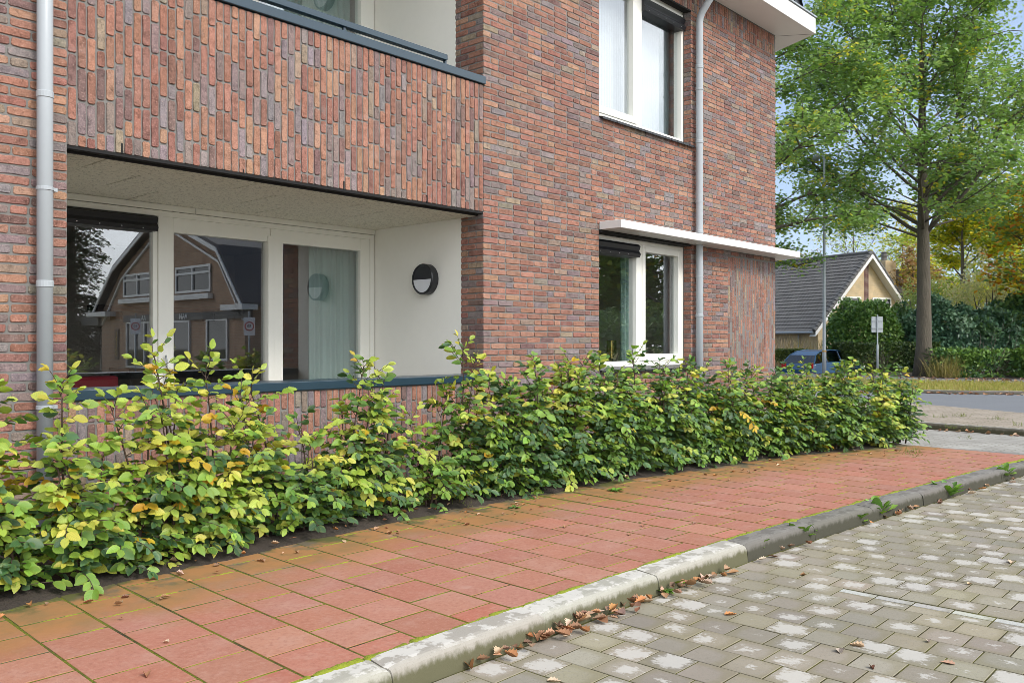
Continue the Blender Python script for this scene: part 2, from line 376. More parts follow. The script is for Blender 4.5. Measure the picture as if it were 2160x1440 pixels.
_oak = [(0,.02),(.10,.09),(.20,.07),(.30,.22),(.38,.16),(.50,.32),(.60,.22),(.74,.33),(.82,.20),(.93,.17),(1,0)]
_ov = [(x, y, .12*abs(y)*3) for x, y in _oak]+[(x, -y, .12*abs(y)*3) for x, y in _oak[-2::-1]]
def _oak_template():
    n = len(_oak); top = list(range(n)); bot = [0]+list(range(2*n-2, n-1, -1))+[n-1]     # indices along each margin
    vs = _ov+[(x, 0, -.05*math.sin(x*PI)) for x, _ in _oak[1:-1]]
    m = [0]+list(range(2*n-1, 2*n-1+n-2))+[n-1]; fs = []
    for i in range(n-1):
        a, b, c, d = m[i], m[i+1], top[i+1], top[i]
        fs.append(tuple(dict.fromkeys((a, b, c, d)))); a, b, c, d = m[i], bot[i], bot[i+1], m[i+1]
        fs.append(tuple(dict.fromkeys((a, b, c, d))))
    return np.array(vs, np.float32), [f for f in fs if len(f) > 2]
T_OAK = _oak_template()
T_BLADE = (np.array([(0,.035,0),(.55,.025,.08),(1,0,.3),(.55,-.025,.08),(0,-.035,0)], np.float32), [(0,4,3,1),(1,3,2)])
def leaf_mesh(name, tmpl, P, D, N, size, col, m, parent=None, width=None, org=None, uv=False, curl=None):
    P = np.asarray(P, np.float32); D = np.asarray(D, np.float32); N = np.asarray(N, np.float32)
    size = np.asarray(size, np.float32); col = np.asarray(col, np.float32); n = len(P)
    tv, tf = tmpl; k = len(tv)
    D = D/np.maximum(np.linalg.norm(D, axis=1, keepdims=True), 1e-6)
    B = np.cross(N, D); B /= np.maximum(np.linalg.norm(B, axis=1, keepdims=True), 1e-6); Z = np.cross(D, B)
    w = np.ones(n, np.float32) if width is None else np.asarray(width, np.float32)
    z = np.ones(n, np.float32) if curl is None else np.asarray(curl, np.float32)
    V = P[:, None]+size[:, None, None]*(tv[None, :, 0:1]*D[:, None]+tv[None, :, 1:2]*w[:, None, None]*B[:, None]+tv[None, :, 2:3]*z[:, None, None]*Z[:, None])
    V = V.reshape(-1, 3)
    loops = []; sizes = []
    for f in tf: loops += f; sizes.append(len(f))
    L = (np.array(loops)[None]+np.arange(n)[:, None]*k).ravel().astype(np.int32)
    sz = np.tile(np.array(sizes, np.int32), n); st = np.concatenate(([0], np.cumsum(sz)[:-1])).astype(np.int32)
    me = bpy.data.meshes.new(name); me.vertices.add(len(V)); me.vertices.foreach_set('co', V.astype(np.float32).ravel())
    me.loops.add(len(L)); me.loops.foreach_set('vertex_index', L); me.polygons.add(len(sz)); me.polygons.foreach_set('loop_start', st)
    me.update(calc_edges=True); me.validate()
    a = me.attributes.new('col', 'FLOAT_COLOR', 'POINT'); cc = np.ones((n, k, 4), np.float32); cc[:, :, :3] = col[:, None]
    a.data.foreach_set('color', cc.ravel())
    if uv:
        ul = me.uv_layers.new(name='UVMap'); ul.data.foreach_set('uv', np.tile(tv[loops][:, :2], (n, 1)).astype(np.float32).ravel())
        me.shade_smooth()
    return link_mesh(me, name, m, parent, org)
def jit(c, a=.15):
    k = 1+random.uniform(-a, a); return tuple(max(0, x*k*(1+random.uniform(-a*.4, a*.4))) for x in c)

# ================================================================= BRICKWORK
PAL = [((.310,.158,.112),30),((.272,.133,.097),26),((.225,.113,.088),16),((.345,.195,.132),8),((.200,.150,.144),13),((.222,.185,.187),7),((.275,.205,.15),4),((.232,.19,.155),3),((.178,.11,.097),8)]
_pc = [p for p, w in PAL for _ in range(w)]
def brick_col(): return jit(random.choice(_pc), .13)
def brick(mb, o, u, v, n, w, h, dep=.013):
    """one brick face: irregular rounded outline, soft arris, standing dep proud of the mortar bed"""
    o = Vector(o); u = Vector(u); v = Vector(v); n = Vector(n)
    j = lambda a=.0022: random.uniform(-a, a)
    r = min(.009, w*.2); off = random.uniform(-.0025, .0025); mb.cc = brick_col()
    pts = [(r,0),(w*.5,0),(w-r,0),(w,r),(w,h-r),(w-r,h),(w*.5,h),(r,h),(0,h-r),(0,r)]
    if w > .15: pts.insert(2, (w*.78, 0)); pts.insert(1, (w*.25, 0)); pts.insert(9, (w*.27, h)); pts.insert(8, (w*.76, h))
    if w > .15: pts = [(r,0),(w*.25,0),(w*.5,0),(w*.75,0),(w-r,0),(w,r),(w,h-r),(w-r,h),(w*.75,h),(w*.5,h),(w*.25,h),(r,h),(0,h-r),(0,r)]
    outer = [(a+j(), b+j()) for a, b in pts]; cx, cy = w/2, h/2; k = len(pts)
    ins = .003
    inner = [(a+math.copysign(min(ins, abs(cx-a)), cx-a), b+math.copysign(min(ins, abs(cy-b)), cy-b)) for a, b in outer]
    vs = [o+u*a+v*b+n*(off+j(.001)) for a, b in inner]+[o+u*a+v*b+n*(off-.0032) for a, b in outer]+[o+u*a+v*b-n*dep for a, b in outer]
    fs = [tuple(range(k))]+[(i, k+i, k+(i+1) % k, (i+1) % k) for i in range(k)]+[(k+i, 2*k+i, 2*k+(i+1) % k, k+(i+1) % k) for i in range(k)]
    mb.add(vs, fs)
J = .0125
def course(mb, o, u, v, n, length, h, start=None, hdr=5):
    """fill one row of `length` along u with stretchers, headers and closers"""
    x = 0.0; first = True
    while x < length-.02:
        L = random.choice((.21,)*hdr+(.10,)) if not first else (start or random.choice((.21, .155, .10)))
        first = False
        L += random.uniform(-.003, .003)
        rest = length-x-L-J
        if rest < .045: L = length-x
        elif rest < .10: L = min(L, max(.08, L-.06)) if L > .15 else L
        brick(mb, Vector(o)+Vector(u)*x, u, v, n, L if L < length-x else length-x, h); x += L+J
def panel(mb, x0, x1, z0, z1, holes=(), Y=0., z_org=0.):
    """running courses on the front plane (facing -Y) with rectangular openings"""
    k0 = int(round((z0-z_org)/.0625)); k1 = int(round((z1-z_org)/.0625))
    for k in range(k0, k1):
        z = z_org+k*.0625+.006; zc = z+.025; segs = [(x0, x1)]
        for a, b, c, d in holes:
            if c < zc < d:
                segs = [s for (p, q) in segs for s in ((p, min(q, a)), (max(p, b), q)) if s[1]-s[0] > .03]
        for p, q in segs:
            course(mb, (p, Y, z), (1,0,0), (0,0,1), (0,-1,0), q-p, .0505, (.21 if k % 2 else .10))
def vpanel(mb, x0, x1, z0, z1, Y=0.):
    """upright bricks side by side in columns"""
    n = int(round((x1-x0)/.0625)); w = (x1-x0)/n
    for i in range(n):
        x = x0+i*w+.006
        course(mb, (x+w-.012, Y, z0), (0,0,1), (-1,0,0), (0,-1,0), z1-z0-.004, w-.012, random.choice((.21, .16, .11, .07)), 9)
def reveal(mb, X, y0, y1, z0, z1, nx=-1):
    """brick return on a plane X = const, seen from -X"""
    for k in range(int(round(z0/.0625)), int(round(z1/.0625))):
        z = k*.0625+.006; y = y0+.004; L = (.21 if k % 2 else .10)
        while y < y1-.03:
            L2 = min(L, y1-y); 
            if y1-y-L2 < .05: L2 = y1-y
            if nx < 0: brick(mb, (X, y+L2, z), (0,-1,0), (0,0,1), (-1,0,0), L2, .0505)
            else: brick(mb, (X, y, z), (0,1,0), (0,0,1), (1,0,0), L2, .0505)
            y += L2+J; L = .21

XL0, XL1, XE = 2.262, 6.206, 12.701           # loggia sides and the building's corner
WX0, WX1 = 8.133, 10.19                        # window openings in the right wall
WZ = ((.985, 2.625), (3.9375, 5.75))
TOP = 6.065
SIDE = Vector((.41, .912, 0)); SN_ = Vector((.912, -.41, 0))   # side wall runs back at an open angle
bld = thing('apartment_building', (0, 0, 0), 'two storey red brick apartment building with recessed balconies, grey downpipes and white eaves', 'building')

mb = MB()
panel(mb, -3.2, XL0-.003, 0, 6.0625)
panel(mb, XL1, XE, 0, 5.75, [(WX0, WX1, *WZ[0]), (WX0, WX1, *WZ[1]), (11.19, XE+.1, .9375, 2.56)])
reveal(mb, XL1, .0, .324, .9375, 2.60); reveal(mb, XL1, .0, .405, 3.96, 6.06)
for z0, z1 in WZ: reveal(mb, WX1, .0, .12, z0+.01, z1)
for k in range(0, 97):                         # side wall courses
    course(mb, Vector((XE, 0, k*.0625+.006))+SIDE*.004, SIDE, (0,0,1), SN_, 3.2, .0505, .21 if k % 2 else .10)
mb.build('brick_wall', M['brick'], bld)
mb = MB(); vpanel(mb, XL0, XL1-.004, 2.622, 3.885, -.001); mb.build('upright_brick_panel', M['brick'], bld)
mb = MB(); vpanel(mb, XL0, XL1-.004, 0.0, .925, .001); mb.build('upright_brick_panel', M['brick'], bld)
mb = MB(); vpanel(mb, 11.20, XE-.005, .94, 2.55, .004)
p_ = mb.build('upright_brick_panel', M['brick'], bld)
mb = MB()
n = int((XE-7.9)/.0625)
for i in range(n):                             # soldier course under the eaves
    x = 7.9+i*.0625; course(mb, (x+.056, 0, 5.756), (0,0,1), (-1,0,0), (0,-1,0), .305, .0505, random.choice((.21, .10)))
for i in range(int((7.9-XL1)/.0625)):
    x = XL1+i*.0625; course(mb, (x+.056, 0, 5.756), (0,0,1), (-1,0,0), (0,-1,0), .305, .0505, random.choice((.21, .10)))
mb.build('soldier_course', M['brick'], bld)
# mortar beds and wall cores (13 mm or less behind the brick faces)
mb = MB(); G = .0062; T = .3
mb.box(-3.2, XL0-.001, G, T, 0, 6.9)
mb.box(XL0-.001, XL1+.001, G+.002, .10, 2.625, 3.88); mb.box(XL0-.001, XL1+.001, G+.002, .30, -.1, .93)
def wallcore(x0, x1, z0, z1): mb.box(x0, x1, G, .32, z0, z1)
wallcore(XL1+G, WX0, 0, 6.9); wallcore(WX1+G, 11.19, 0, 6.9)
wallcore(WX0, WX1+G, 0, WZ[0][0]-.01); wallcore(WX0, WX1+G, WZ[0][1]+.01, WZ[1][0]-.01); wallcore(WX0, WX1+G, WZ[1][1]+.01, 6.9)
wallcore(11.19, XE-.01, 0, 6.9)
mb.box(XL1+G, XL1+.25, .32, .40, 3.9, 6.9)
o_ = Vector((XE, .02, 0))-SN_*.011
mb.obox(o_-SN_*.25, SIDE, SN_, (0,0,1), 9, .25, 6.9)
mb.build('mortar_bed', M['mortar'], bld)
# loggia: plaster side walls, slab with wood-wool soffit, floor
for b_ in ((XL1+.004, XL1+.12, .322, 1.80, .1, 2.62), (XL1+.004, XL1+.12, .403, 1.80, 2.9, 6.06), (XL0-.15, XL0-.004, .30, 1.80, .1, 2.62), (XL0-.15, XL0-.004, .30, 1.80, 2.9, 6.06)):
    mb = MB(); mb.box(*b_); mb.build('plaster_wall', M['render'], bld, bevel=.004)
mb = MB(); yk = .105
rows = [(.105, .50), (.504, 1.10), (1.104, 1.70)]
for r, (a, b) in enumerate(rows):
    x = XL0-.9+r*.42
    while x < XL1:
        x0, x1 = max(x, XL0), min(x+1.191, XL1)
        if x1 > x0: mb.box(x0, x1, a, b, 2.586, 2.61)
        x += 1.2
mb.build('soffit_board', M['soffit'], bld, bevel=.0015)
mb = MB(); mb.box(XL0+.002, XL1-.002, .102, 1.8, 2.612, 2.90); mb.build('floor_slab', M['roomlight'], bld); mb = MB(); mb.box(XL0, XL1, .31, 1.8, 0, .12); mb.build('floor_slab', M['roomlight'], bld)
mb = MB(); mb.box(XL0+.001, XL1-.001, .004, .10, 2.600, 2.621); mb.box(XL0, XL1, .075, .101, 2.587, 2.600)
for x in (2.62, 3.55, 4.5, 5.45): mb.box(x-.006, x+.006, -.003, .02, 2.622, 2.69)
mb.build('steel_lintel', M['black'], bld)
# copings of the balcony wall and of the low wall
mb = MB(); mb.box(XL0-.0, XL1+.014, -.022, .30, 3.887, 3.965); mb.build('coping', M['dark'], bld, bevel=.006)
mb = MB(); mb.box(XL0+.003, XL1-.004, -.018, .33, .928, 1.000); mb.build('coping', M['dark'], bld, bevel=.006)
# balcony handrail
mb = MB(); yr = .06
mb.box(XL0+.05, 5.745, yr-.03, yr+.03, 4.024, 4.078)
rail = mb.build('handrail', M['dark'], bld, bevel=.004)
for x in (2.4, 3.45, 4.545, 5.735):
    mb = MB(); mb.box(x-.012, x+.012, yr-.012, yr+.012, 3.964, 4.025); mb.build('rail_post', M['dark'], rail)
# ---- windows
def pane(parent, x0, x1, z0, z1, Y):
    mb = MB(); mb.box(x0, x1, Y, Y+.006, z0, z1); return mb.build('pane', M['glass'], parent)
def ring(mb, x0, x1, z0, z1, y0, y1, l, r, b, t):
    mb.box(x0, x0+l, y0, y1, z0, z1); mb.box(x1-r, x1, y0, y1, z0, z1)
    mb.box(x0+l, x1-r, y0, y1, z0, z0+b); mb.box(x0+l, x1-r, y0, y1, z1-t, z1)
YB = 1.717
mb = MB()
ring(mb, XL0+.0, XL1-.006, .121, 2.528, YB, YB+.11, .06, .055, .06, .052)
mb.box(3.70, 3.79, YB-.001, YB+.11, .18, 2.476); mb.box(4.872, 4.915, YB-.001, YB+.11, .18, 2.476)
ring(mb, 3.79, 4.872, .18, 2.476, YB+.012, YB+.09, .062, .037, .10, .136)      # door leaf, middle
mb.box(4.838, 4.869, YB-.012, YB+.012, .5, 2.40)                              # cover strip
ring(mb, 4.915, 6.145, .18, 2.476, YB+.012, YB+.09, .107, .127, .10, .136)     # right light
ring(mb, XL0+.06, 3.70, .18, 2.476, YB+.02, YB+.09, .04, .042, .06, .13)
lw = mb.build('window', M['frame'], bld, bevel=.003)
pane(lw, XL0+.1, 3.658, .24, 2.346, YB+.055); pane(lw, 3.852, 4.835, .28, 2.34, YB+.055); pane(lw, 5.022, 6.018, .28, 2.34, YB+.055)
mb = MB(); mb.tube([(3.755, YB-.03, .95), (3.755, YB-.045, 1.0), (3.755, YB-.045, 1.16), (3.755, YB-.03, 1.2)], .009, 8); mb.build('handle', M['galv'], lw, smooth=True)
mb = MB(); mb.box(XL0, XL1-.006, 1.70, YB+.05, 2.532, 2.585); fa = mb.build('fascia', M['frame'], bld, bevel=.002)
mb = MB(); mb.box(4.053, 4.0565, 1.698, 1.705, 2.531, 2.586); mb.build('seam', M['black'], fa)
def screen_box(x0, x1, y, z0, z1):
    """roller-blind cassette: hexagonal nose with a bottom bar"""
    h = z1-z0; prof = [(y+.10, z1), (y-.03, z1), (y-.055, z1-h*.18), (y-.035, z1-h*.5), (y-.06, z1-h*.75), (y-.045, z0), (y+.10, z0)]
    mb = MB(); mb.prism([(x0, a, b) for a, b in prof], (x1-x0, 0, 0)); o = mb.build('screen_box', M['blackbox'], bld, bevel=.003)
    for i in range(int((x1-x0)/.19)):
        mb = MB(); mb.lathe([(.005, 0), (.005, .003)], (x0+.1+i*.19, y-.0555, z0+h*.13), (0, -1, 0), 8); mb.build('screw', M['chrome'], o)
    return o
screen_box(XL0+.03, 3.675, YB+.0, 2.33, 2.47)
# upper balcony window
mb = MB(); ring(mb, 3.0, XL1-.006, 2.95, 5.5, YB, YB+.11, .1, .185, .1, .18); mb.box(4.55, 4.74, YB-.001, YB+.1, 3.05, 5.32); mb.box(XL0, 3.0, YB, YB+.15, 2.9, 6.06); mb.box(3.0, XL1, YB+.002, YB+.15, 5.5, 6.06)
uw = mb.build('window', M['frame'], bld, bevel=.003)
pane(uw, 4.74, 6.016, 3.05, 5.32, YB+.055); pane(uw, 3.1, 4.55, 3.05, 5.32, YB+.055)
# right-hand windows (frame face 0.12 behind the brick)
def right_window(z0, z1, boxside, low):
    mb = MB(); y = .12; x0, x1 = WX0+.002, WX1-.004
    ring(mb, x0, x1, z0+.03, z1-.03, y, y+.11, .06, .06, .075, .05)
    mb.box(9.07, 9.19, y-.001, y+.11, z0+.105, z1-.08)
    s = (9.19, x1-.06) if low else (x0+.06, 9.07)                 # the opening sash
    ring(mb, s[0], s[1], z0+.105, z1-.08, y-.012, y+.08, .07, .085, .085, .08)
    mb.box(x0, x1, y+.012, y+.3, z1-.03, z1+.01)
    w = mb.build('window', M['frame'], bld, bevel=.004)
    pane(w, x0+.06, 9.07, z0+.105, z1-.08, y+.055); pane(w, 9.19, x1-.06, z0+.105, z1-.08, y+.055)
    # slate sill of small tiles
    mb = MB(); k = 14
    for i in range(k):
        a = WX0+.01+i*(WX1+.02-WX0)/k; b = a+(WX1+.02-WX0)/k-.006
        mb.add([(a,-.045,z0-.022),(b,-.045,z0-.022),(b,.13,z0+.02),(a,.13,z0+.02),(a,-.045,z0+.006),(b,-.045,z0+.006),(b,.13,z0+.045),(a,.13,z0+.045)],
               [(0,3,2,1),(4,5,6,7),(0,1,5,4),(1,2,6,5),(2,3,7,6),(3,0,4,7)])
    mb.build('sill', M['blackbox'], w, bevel=.002)
    if boxside == 'L': screen_box(x0+.01, 9.085, y-.0, z1-.245, z1-.085)
    else: screen_box(9.185, x1-.03, y-.0, z1-.26, z1-.085)
    return w
right_window(*WZ[0], 'L', True); right_window(*WZ[1], 'R', False)
mb = MB(); mb.box(WX0, WX1, .005, .10, WZ[1][1]-.012, WZ[1][1]+.008); mb.build('steel_lintel', M['black'], bld)
# ---- canopy over the lower window, bent round the corner
def offset_corner(d):                          # corner of a band standing d outside both walls
    return Vector((XE+.59*d/.912, -d, 0))
def band(name, d, z0, z1, x0, m, back=6.0, rnd=.004, inset=0.):
    c = offset_corner(d); e = Vector((XE, 0, 0)); s1 = e+SIDE*back; o1 = c+SIDE*back
    poly = [(x0, -d, z0), (c.x, c.y, z0), (o1.x, o1.y, z0), (s1.x, s1.y, z0), (XE, -.002, z0), (x0, -.002, z0)]
    mb = MB(); mb.prism(poly[::-1], (0, 0, z1-z0)); return mb.build(name, m, bld, bevel=rnd)
band('canopy', .31, 2.628, 2.722, WX0-.002, M['white'], 3.0, .005)
mb = MB(); mb.box(WX0, 10.12, -.03, .11, 2.598, 2.626); mb.build('canopy_bracket', M['black'], bld)
# ---- eaves and roof
band('eaves', .5, TOP+.004, TOP+.245, -3.2, M['white'], 8.0, .006)
c = offset_corner(.5)
mb = MB(); z = TOP+.003
a = Vector((XE, 0, z)); b = Vector((c.x, c.y, z)); dr = (b-a).normalized(); nn = Vector((-dr.y, dr.x, 0))*.0025
mb.prism([a+dr*.01+nn, a+dr*.01-nn, b-dr*.02-nn, b-dr*.02+nn], (0, 0, -.0015))
mb.build('seam', M['black'], bld)
for x in (10.75, 8.3):
    mb = MB(); mb.box(x-.0025, x+.0025, -.49, -.01, z-.0015, z); mb.build('seam', M['black'], bld)

mb = MB(); ztop = TOP+.25
cc = offset_corner(.52)
mb.prism([(-3.2, -.52, ztop), (cc.x, -.52, ztop), (cc.x+.01, .1, ztop), (-3.2, .1, ztop)], (0, 0, .02))
mb.build('gutter_edge', M['galv'], bld)
mb = MB()
inner = offset_corner(.38)
mb.prism([(-3.2, -.38, ztop+.02), (inner.x, -.38, ztop+.02), (inner.x-.25, .05, ztop+1.5), (-3.2, .05, ztop+1.5)], (0, .05, 0))
e1 = Vector((inner.x, -.38, ztop+.02)); e2 = e1+SIDE*6; up = Vector((-.45, .2, 1.48))
mb.quad(e1, e2, e2+up, e1+up)
x = -3.1
while x < inner.x-.3: mb.box(x, x+.02, -.40, -.36, ztop+.02, ztop+.6); x += .3
mb.build('roof', M['blackbox'], bld)
# ---- downpipes
def downpipe(x, y, pts, joints, brk):
    mb = MB(); mb.tube(pts, .048, 20); d = mb.build('downpipe', M['pipe'], bld, smooth=True)
    for z in joints:
        mb = MB(); mb.lathe([(.0485, -.022), (.0525, -.018), (.0525, .018), (.0485, .022)], (x, y, z), (0, 0, 1), 20); mb.build('pipe_collar', M['pipe'], d)
    for z in brk:
        mb = MB(); mb.box(x+.03, x+.075, y-.004, .004, z-.012, z+.012); mb.lathe([(.0495, -.012), (.053, -.010), (.053, .010), (.0495, .012)], (x, y, z), (0, 0, 1), 20); mb.build('pipe_clip', M['pipe'], d)
downpipe(2.098, -.075, [(2.098, -.075, -.05), (2.098, -.075, 6.0)], (2.90, 1.69), (2.3, .9, 3.9))
downpipe(10.27, -.075, [(10.27, -.075, -.05), (10.27, -.075, 2.0), (10.27, -.075, 5.58), (10.27, -.085, 5.66), (10.27, -.12, 5.73), (10.29, -.30, 5.98), (10.29, -.33, 6.08)], (2.80, 4.0, 5.0, 1.68), (4.7, 3.2, 2.2))
# ---- rooms behind the glass
def room(x0, x1, y0, y1, z0, z1, m):
    mb = MB()
    mb.box(x0, x1, y1, y1+.05, z0, z1); mb.box(x0-.05, x0, y0, y1, z0, z1); mb.box(x1, x1+.05, y0, y1, z0, z1)
    mb.box(x0-.05, x1+.05, y0, y1+.05, z0-.05, z0-.002); mb.box(x0-.05, x1+.05, y0, y1+.05, z1+.002, z1+.05)
    return mb.build('room', m, bld)
room(XL0+.06, XL1+.5, YB+.13, 5.6, .125, 2.60, M['room']); room(3.0, XL1-.0, YB+.16, 5.4, 3.0, 5.6, M['room'])
room(8.0, 10.7, .335, 3.6, .3, 2.70, M['room']); room(8.0, 10.7, .335, 3.6, 3.2, 5.95, M['roomlight'])
# balcony ceiling of the upper loggia
mb = MB(); mb.box(XL0, XL1, .10, 1.72, TOP-.002, TOP+.2); mb.build('soffit_board', M['soffit'], bld)

# ================================================================= THINGS ON AND IN THE BUILDING
def wall_lamp(y, z, label):
    t = thing('wall_lamp', (XL1+.004, y, z), label, 'wall lamp', 'round wall lamps on the balcony side walls')
    mb = MB(); c = (XL1+.004, y, z); r = .163
    mb.lathe([(r-.01, 0), (r, .01), (r, .088), (r-.006, .098), (r-.022, .098), (r-.026, .082)], c, (-1, 0, 0), 48); mb.build('housing', M['blackbox'], t, smooth=False, bevel=0)
    x = XL1+.004-.088; n = 32; rr = r-.021
    top = [(x, y+rr*math.cos(PI*i/n), z+.005+rr*math.sin(PI*i/n)*.97) for i in range(n+1)]
    mb = MB(); mb.prism(top, (-.005, 0, 0)); mb.build('cover', M['blackbox'], t)
    bot = [(x, y+rr*math.cos(PI+PI*i/n), z-.003+rr*math.sin(PI+PI*i/n)*.97) for i in range(n+1)]
    mb = MB(); mb.prism(bot, (-.003, 0, 0)); mb.build('diffuser', M['lampglass'], t)
wall_lamp(.815, 1.985, 'round black wall lamp with white lower half on ground floor balcony wall')
wall_lamp(.95, 5.45, 'black wall lamp of which only the lower rim shows on the upper balcony wall')
def curtain(x0, x1, y, z0, z1, m, label, folds=.09, amp=.03, group=None):
    mb = MB(); n = max(8, int((x1-x0)/.008)); nz = 6; vs = []
    for k in range(nz+1):
        for i in range(n+1):
            x = x0+(x1-x0)*i/n; ph = (x+.012*math.sin(x*9))*2*PI/folds
            vs.append((x, y+amp*(math.sin(ph)+.35*math.sin(ph*2.3+1))*(.7+.3*(1-k/nz)), z0+(z1-z0)*k/nz))
    mb.add(vs, [(k*(n+1)+i, k*(n+1)+i+1, (k+1)*(n+1)+i+1, (k+1)*(n+1)+i) for k in range(nz) for i in range(n)])
    o = mb.build('curtain', m, None, smooth=True, org=((x0+x1)/2, y, z0)); s = o.modifiers.new('cloth', 'SOLIDIFY'); s.thickness = .003
    return tag(o, label, 'curtain', group)
GC = 'curtains behind the windows'
curtain(5.47, 6.14, YB+.22, .16, 2.5, M['curtain'], 'pale green pleated curtain behind the right pane of the recessed window', .075, .028, GC)
curtain(5.0, 6.1, YB+.3, 3.0, 5.5, M['curtain'], 'green curtain behind the upper balcony window', .08, .02, GC)
curtain(9.20, 9.66, .47, .5, 2.6, M['curtain'], 'green curtain hanging beside the middle post of the lower right window', .11, .03, GC)
curtain(8.02, 8.34, .42, .5, 2.6, M['curtain'], 'narrow green curtain at the left edge of the lower right window', .08, .02, GC)
curtain(8.02, 10.02, .40, 3.3, 5.72, M['sky_sheet'], 'white inner sheet standing for the sky reflected in the upper right window', .05, .002, GC)  # almost flat sheet in place of the sky mirrored by this window
curtain(10.08, 10.5, .50, 3.3, 5.8, M['curtain'], 'dark green curtain strip at the right edge of the upper right window', .07, .02, GC)
t = thing('sofa', (3.2, 2.7, .125), 'red upholstered seat seen low behind the left pane of the recessed window', 'sofa')
mb = MB(); mb.box(2.55, 3.62, 2.35, 2.52, .16, 1.0); mb.build('backrest', M['redfab'], t, bevel=.03)
mb = MB(); mb.box(2.55, 3.62, 2.525, 3.1, .16, .55); mb.build('seat', M['redfab'], t, bevel=.03)
mb = MB(); mb.box(2.6, 3.57, 2.36, 3.05, .125, .158); mb.build('base', M['wood'], t)
t = thing('wall_shelf', (6.3, 4.9, 1.6), 'long dark shelf on the back wall of the ground floor room', 'shelf')
mb = MB(); mb.box(4.6, 6.65, 5.25, 5.595, 1.73, 1.80); mb.build('board', M['wood'], t, bevel=.003)
for x in (4.9, 6.2):
    mb = MB(); mb.box(x, x+.03, 5.30, 5.595, 1.62, 1.728); mb.build('bracket', M['wood'], t)
def on_back(px, Y): return on_y(px, 700, Y).x
xs = on_back(607, 5.42)
t = thing('candlestick', (xs, 5.42, 1.803), 'thin brass candlestick standing on the dark shelf', 'candlestick')
mb = MB(); mb.lathe([(.045, 0), (.045, .01), (.014, .03), (.011, .10), (.02, .11), (.011, .12), (.011, .26), (.024, .27), (.024, .30)], (xs, 5.42, 1.803), (0, 0, 1), 16); mb.build('stem', M['brass'], t, smooth=True)
xs = on_back(628, 5.42)
t = thing('vase', (xs, 5.42, 1.803), 'olive green bottle vase on the dark shelf', 'vase')
mb = MB(); mb.lathe([(.07, 0), (.085, .05), (.085, .20), (.05, .30), (.032, .33), (.032, .40), (.038, .405)], (xs, 5.42, 1.803), (0, 0, 1), 20); mb.build('body', M['vase'], t, smooth=True)
xs = on_back(640, 5.3)
t = thing('sideboard', (xs, 5.3, .125), 'dark sideboard against the back wall of the ground floor room', 'sideboard')
mb = MB(); mb.box(4.9, 6.6, 5.0, 5.595, .2, .96); mb.build('carcass', M['wood'], t, bevel=.004)
mb = MB(); mb.box(4.88, 6.62, 4.98, 5.596, .962, .99); mb.build('top', M['blackbox'], t, bevel=.003)
for i in range(3):
    mb = MB(); mb.box(4.93+i*.55, 5.46+i*.55, 4.985, 4.998, .24, .94); mb.build('door', M['wood'], t)
for x in (4.95, 6.5):
    mb = MB(); mb.box(x, x+.05, 5.05, 5.5, .125, .199); mb.build('leg', M['wood'], t)
xs = on_back(652, 5.2)
t = thing('coffee_machine', (xs, 5.2, .993), 'black coffee machine with chrome taps on the dark sideboard', 'coffee machine')
mb = MB(); mb.box(xs-.14, xs+.16, 5.1, 5.5, .993, 1.06); mb.box(xs-.14, xs+.16, 5.3, 5.5, 1.06, 1.34); mb.box(xs-.14, xs+.16, 5.1, 5.5, 1.34, 1.45); mb.build('body', M['blackbox'], t, bevel=.01)
mb = MB(); mb.tube([(xs-.02, 5.16, 1.34), (xs-.02, 5.16, 1.22)], .012, 8); mb.tube([(xs+.06, 5.16, 1.34), (xs+.06, 5.16, 1.26)], .012, 8); mb.build('tap', M['chrome'], t, smooth=True)
pb = on_y(1290, 745, .7)
t = thing('table_lamp', (pb.x, .7, .99), 'brass cylinder lamp behind the left pane of the lower right window', 'lamp')
mb = MB(); mb.lathe([(.05, 0), (.055, .01), (.02, .03), (.016, .12)], (pb.x, .7, .99), (0, 0, 1), 20); mb.build('base', M['brass'], t, smooth=True)
mb = MB(); mb.lathe([(.065, .12), (.065, .36), (.06, .36), (.06, .13)], (pb.x, .7, .99), (0, 0, 1), 24); mb.build('lamp_shade', M['brass'], t, smooth=False)
t = thing('side_table', (pb.x, .8, .3), 'small dark table under the brass lamp behind the lower right window', 'table')
mb = MB(); mb.box(pb.x-.35, pb.x+.35, .5, 1.0, .955, .988); mb.build('tabletop', M['wood'], t, bevel=.004)
for dx in (-.3, .27):
    for yy in (.53, .93):
        mb = MB(); mb.box(pb.x+dx, pb.x+dx+.035, yy, yy+.035, .3, .954); mb.build('leg', M['wood'], t)

# ================================================================= GROUND
ZS = -.115                                     # level of the paved street below the kerb
def kind(o, k='structure'): o['kind'] = k; return o
KP = [(-4, -3.15), (1.9, -3.152), (3.4, -3.155), (5.25, -3.185), (7.5, -3.36), (9.3, -3.52), (11.35, -3.72), (13.2, -3.93)]
def interp(P, x):
    if x <= P[0][0]: return P[0][1]
    for (a, b), (c, d) in zip(P, P[1:]):
        if x <= c: return b+(d-b)*(x-a)/(c-a)
    return P[-1][1]
def kerb_y(x):                                  # smoothed inner kerb line
    return sum(interp(KP, x+d) for d in (-.6, -.3, 0, .3, .6))/5
SP = [(-4, -1.45), (1.3, -1.40), (2.1, -1.36), (3.5, -1.20), (4.9, -1.20), (6.2, -1.27), (7.4, -1.40), (9.8, -1.78), (11.5, -2.36)]
def soil_y(x): return sum(interp(SP, x+d) for d in (-.5, 0, .5))/3
XT = 11.45                                      # end of the red pavement
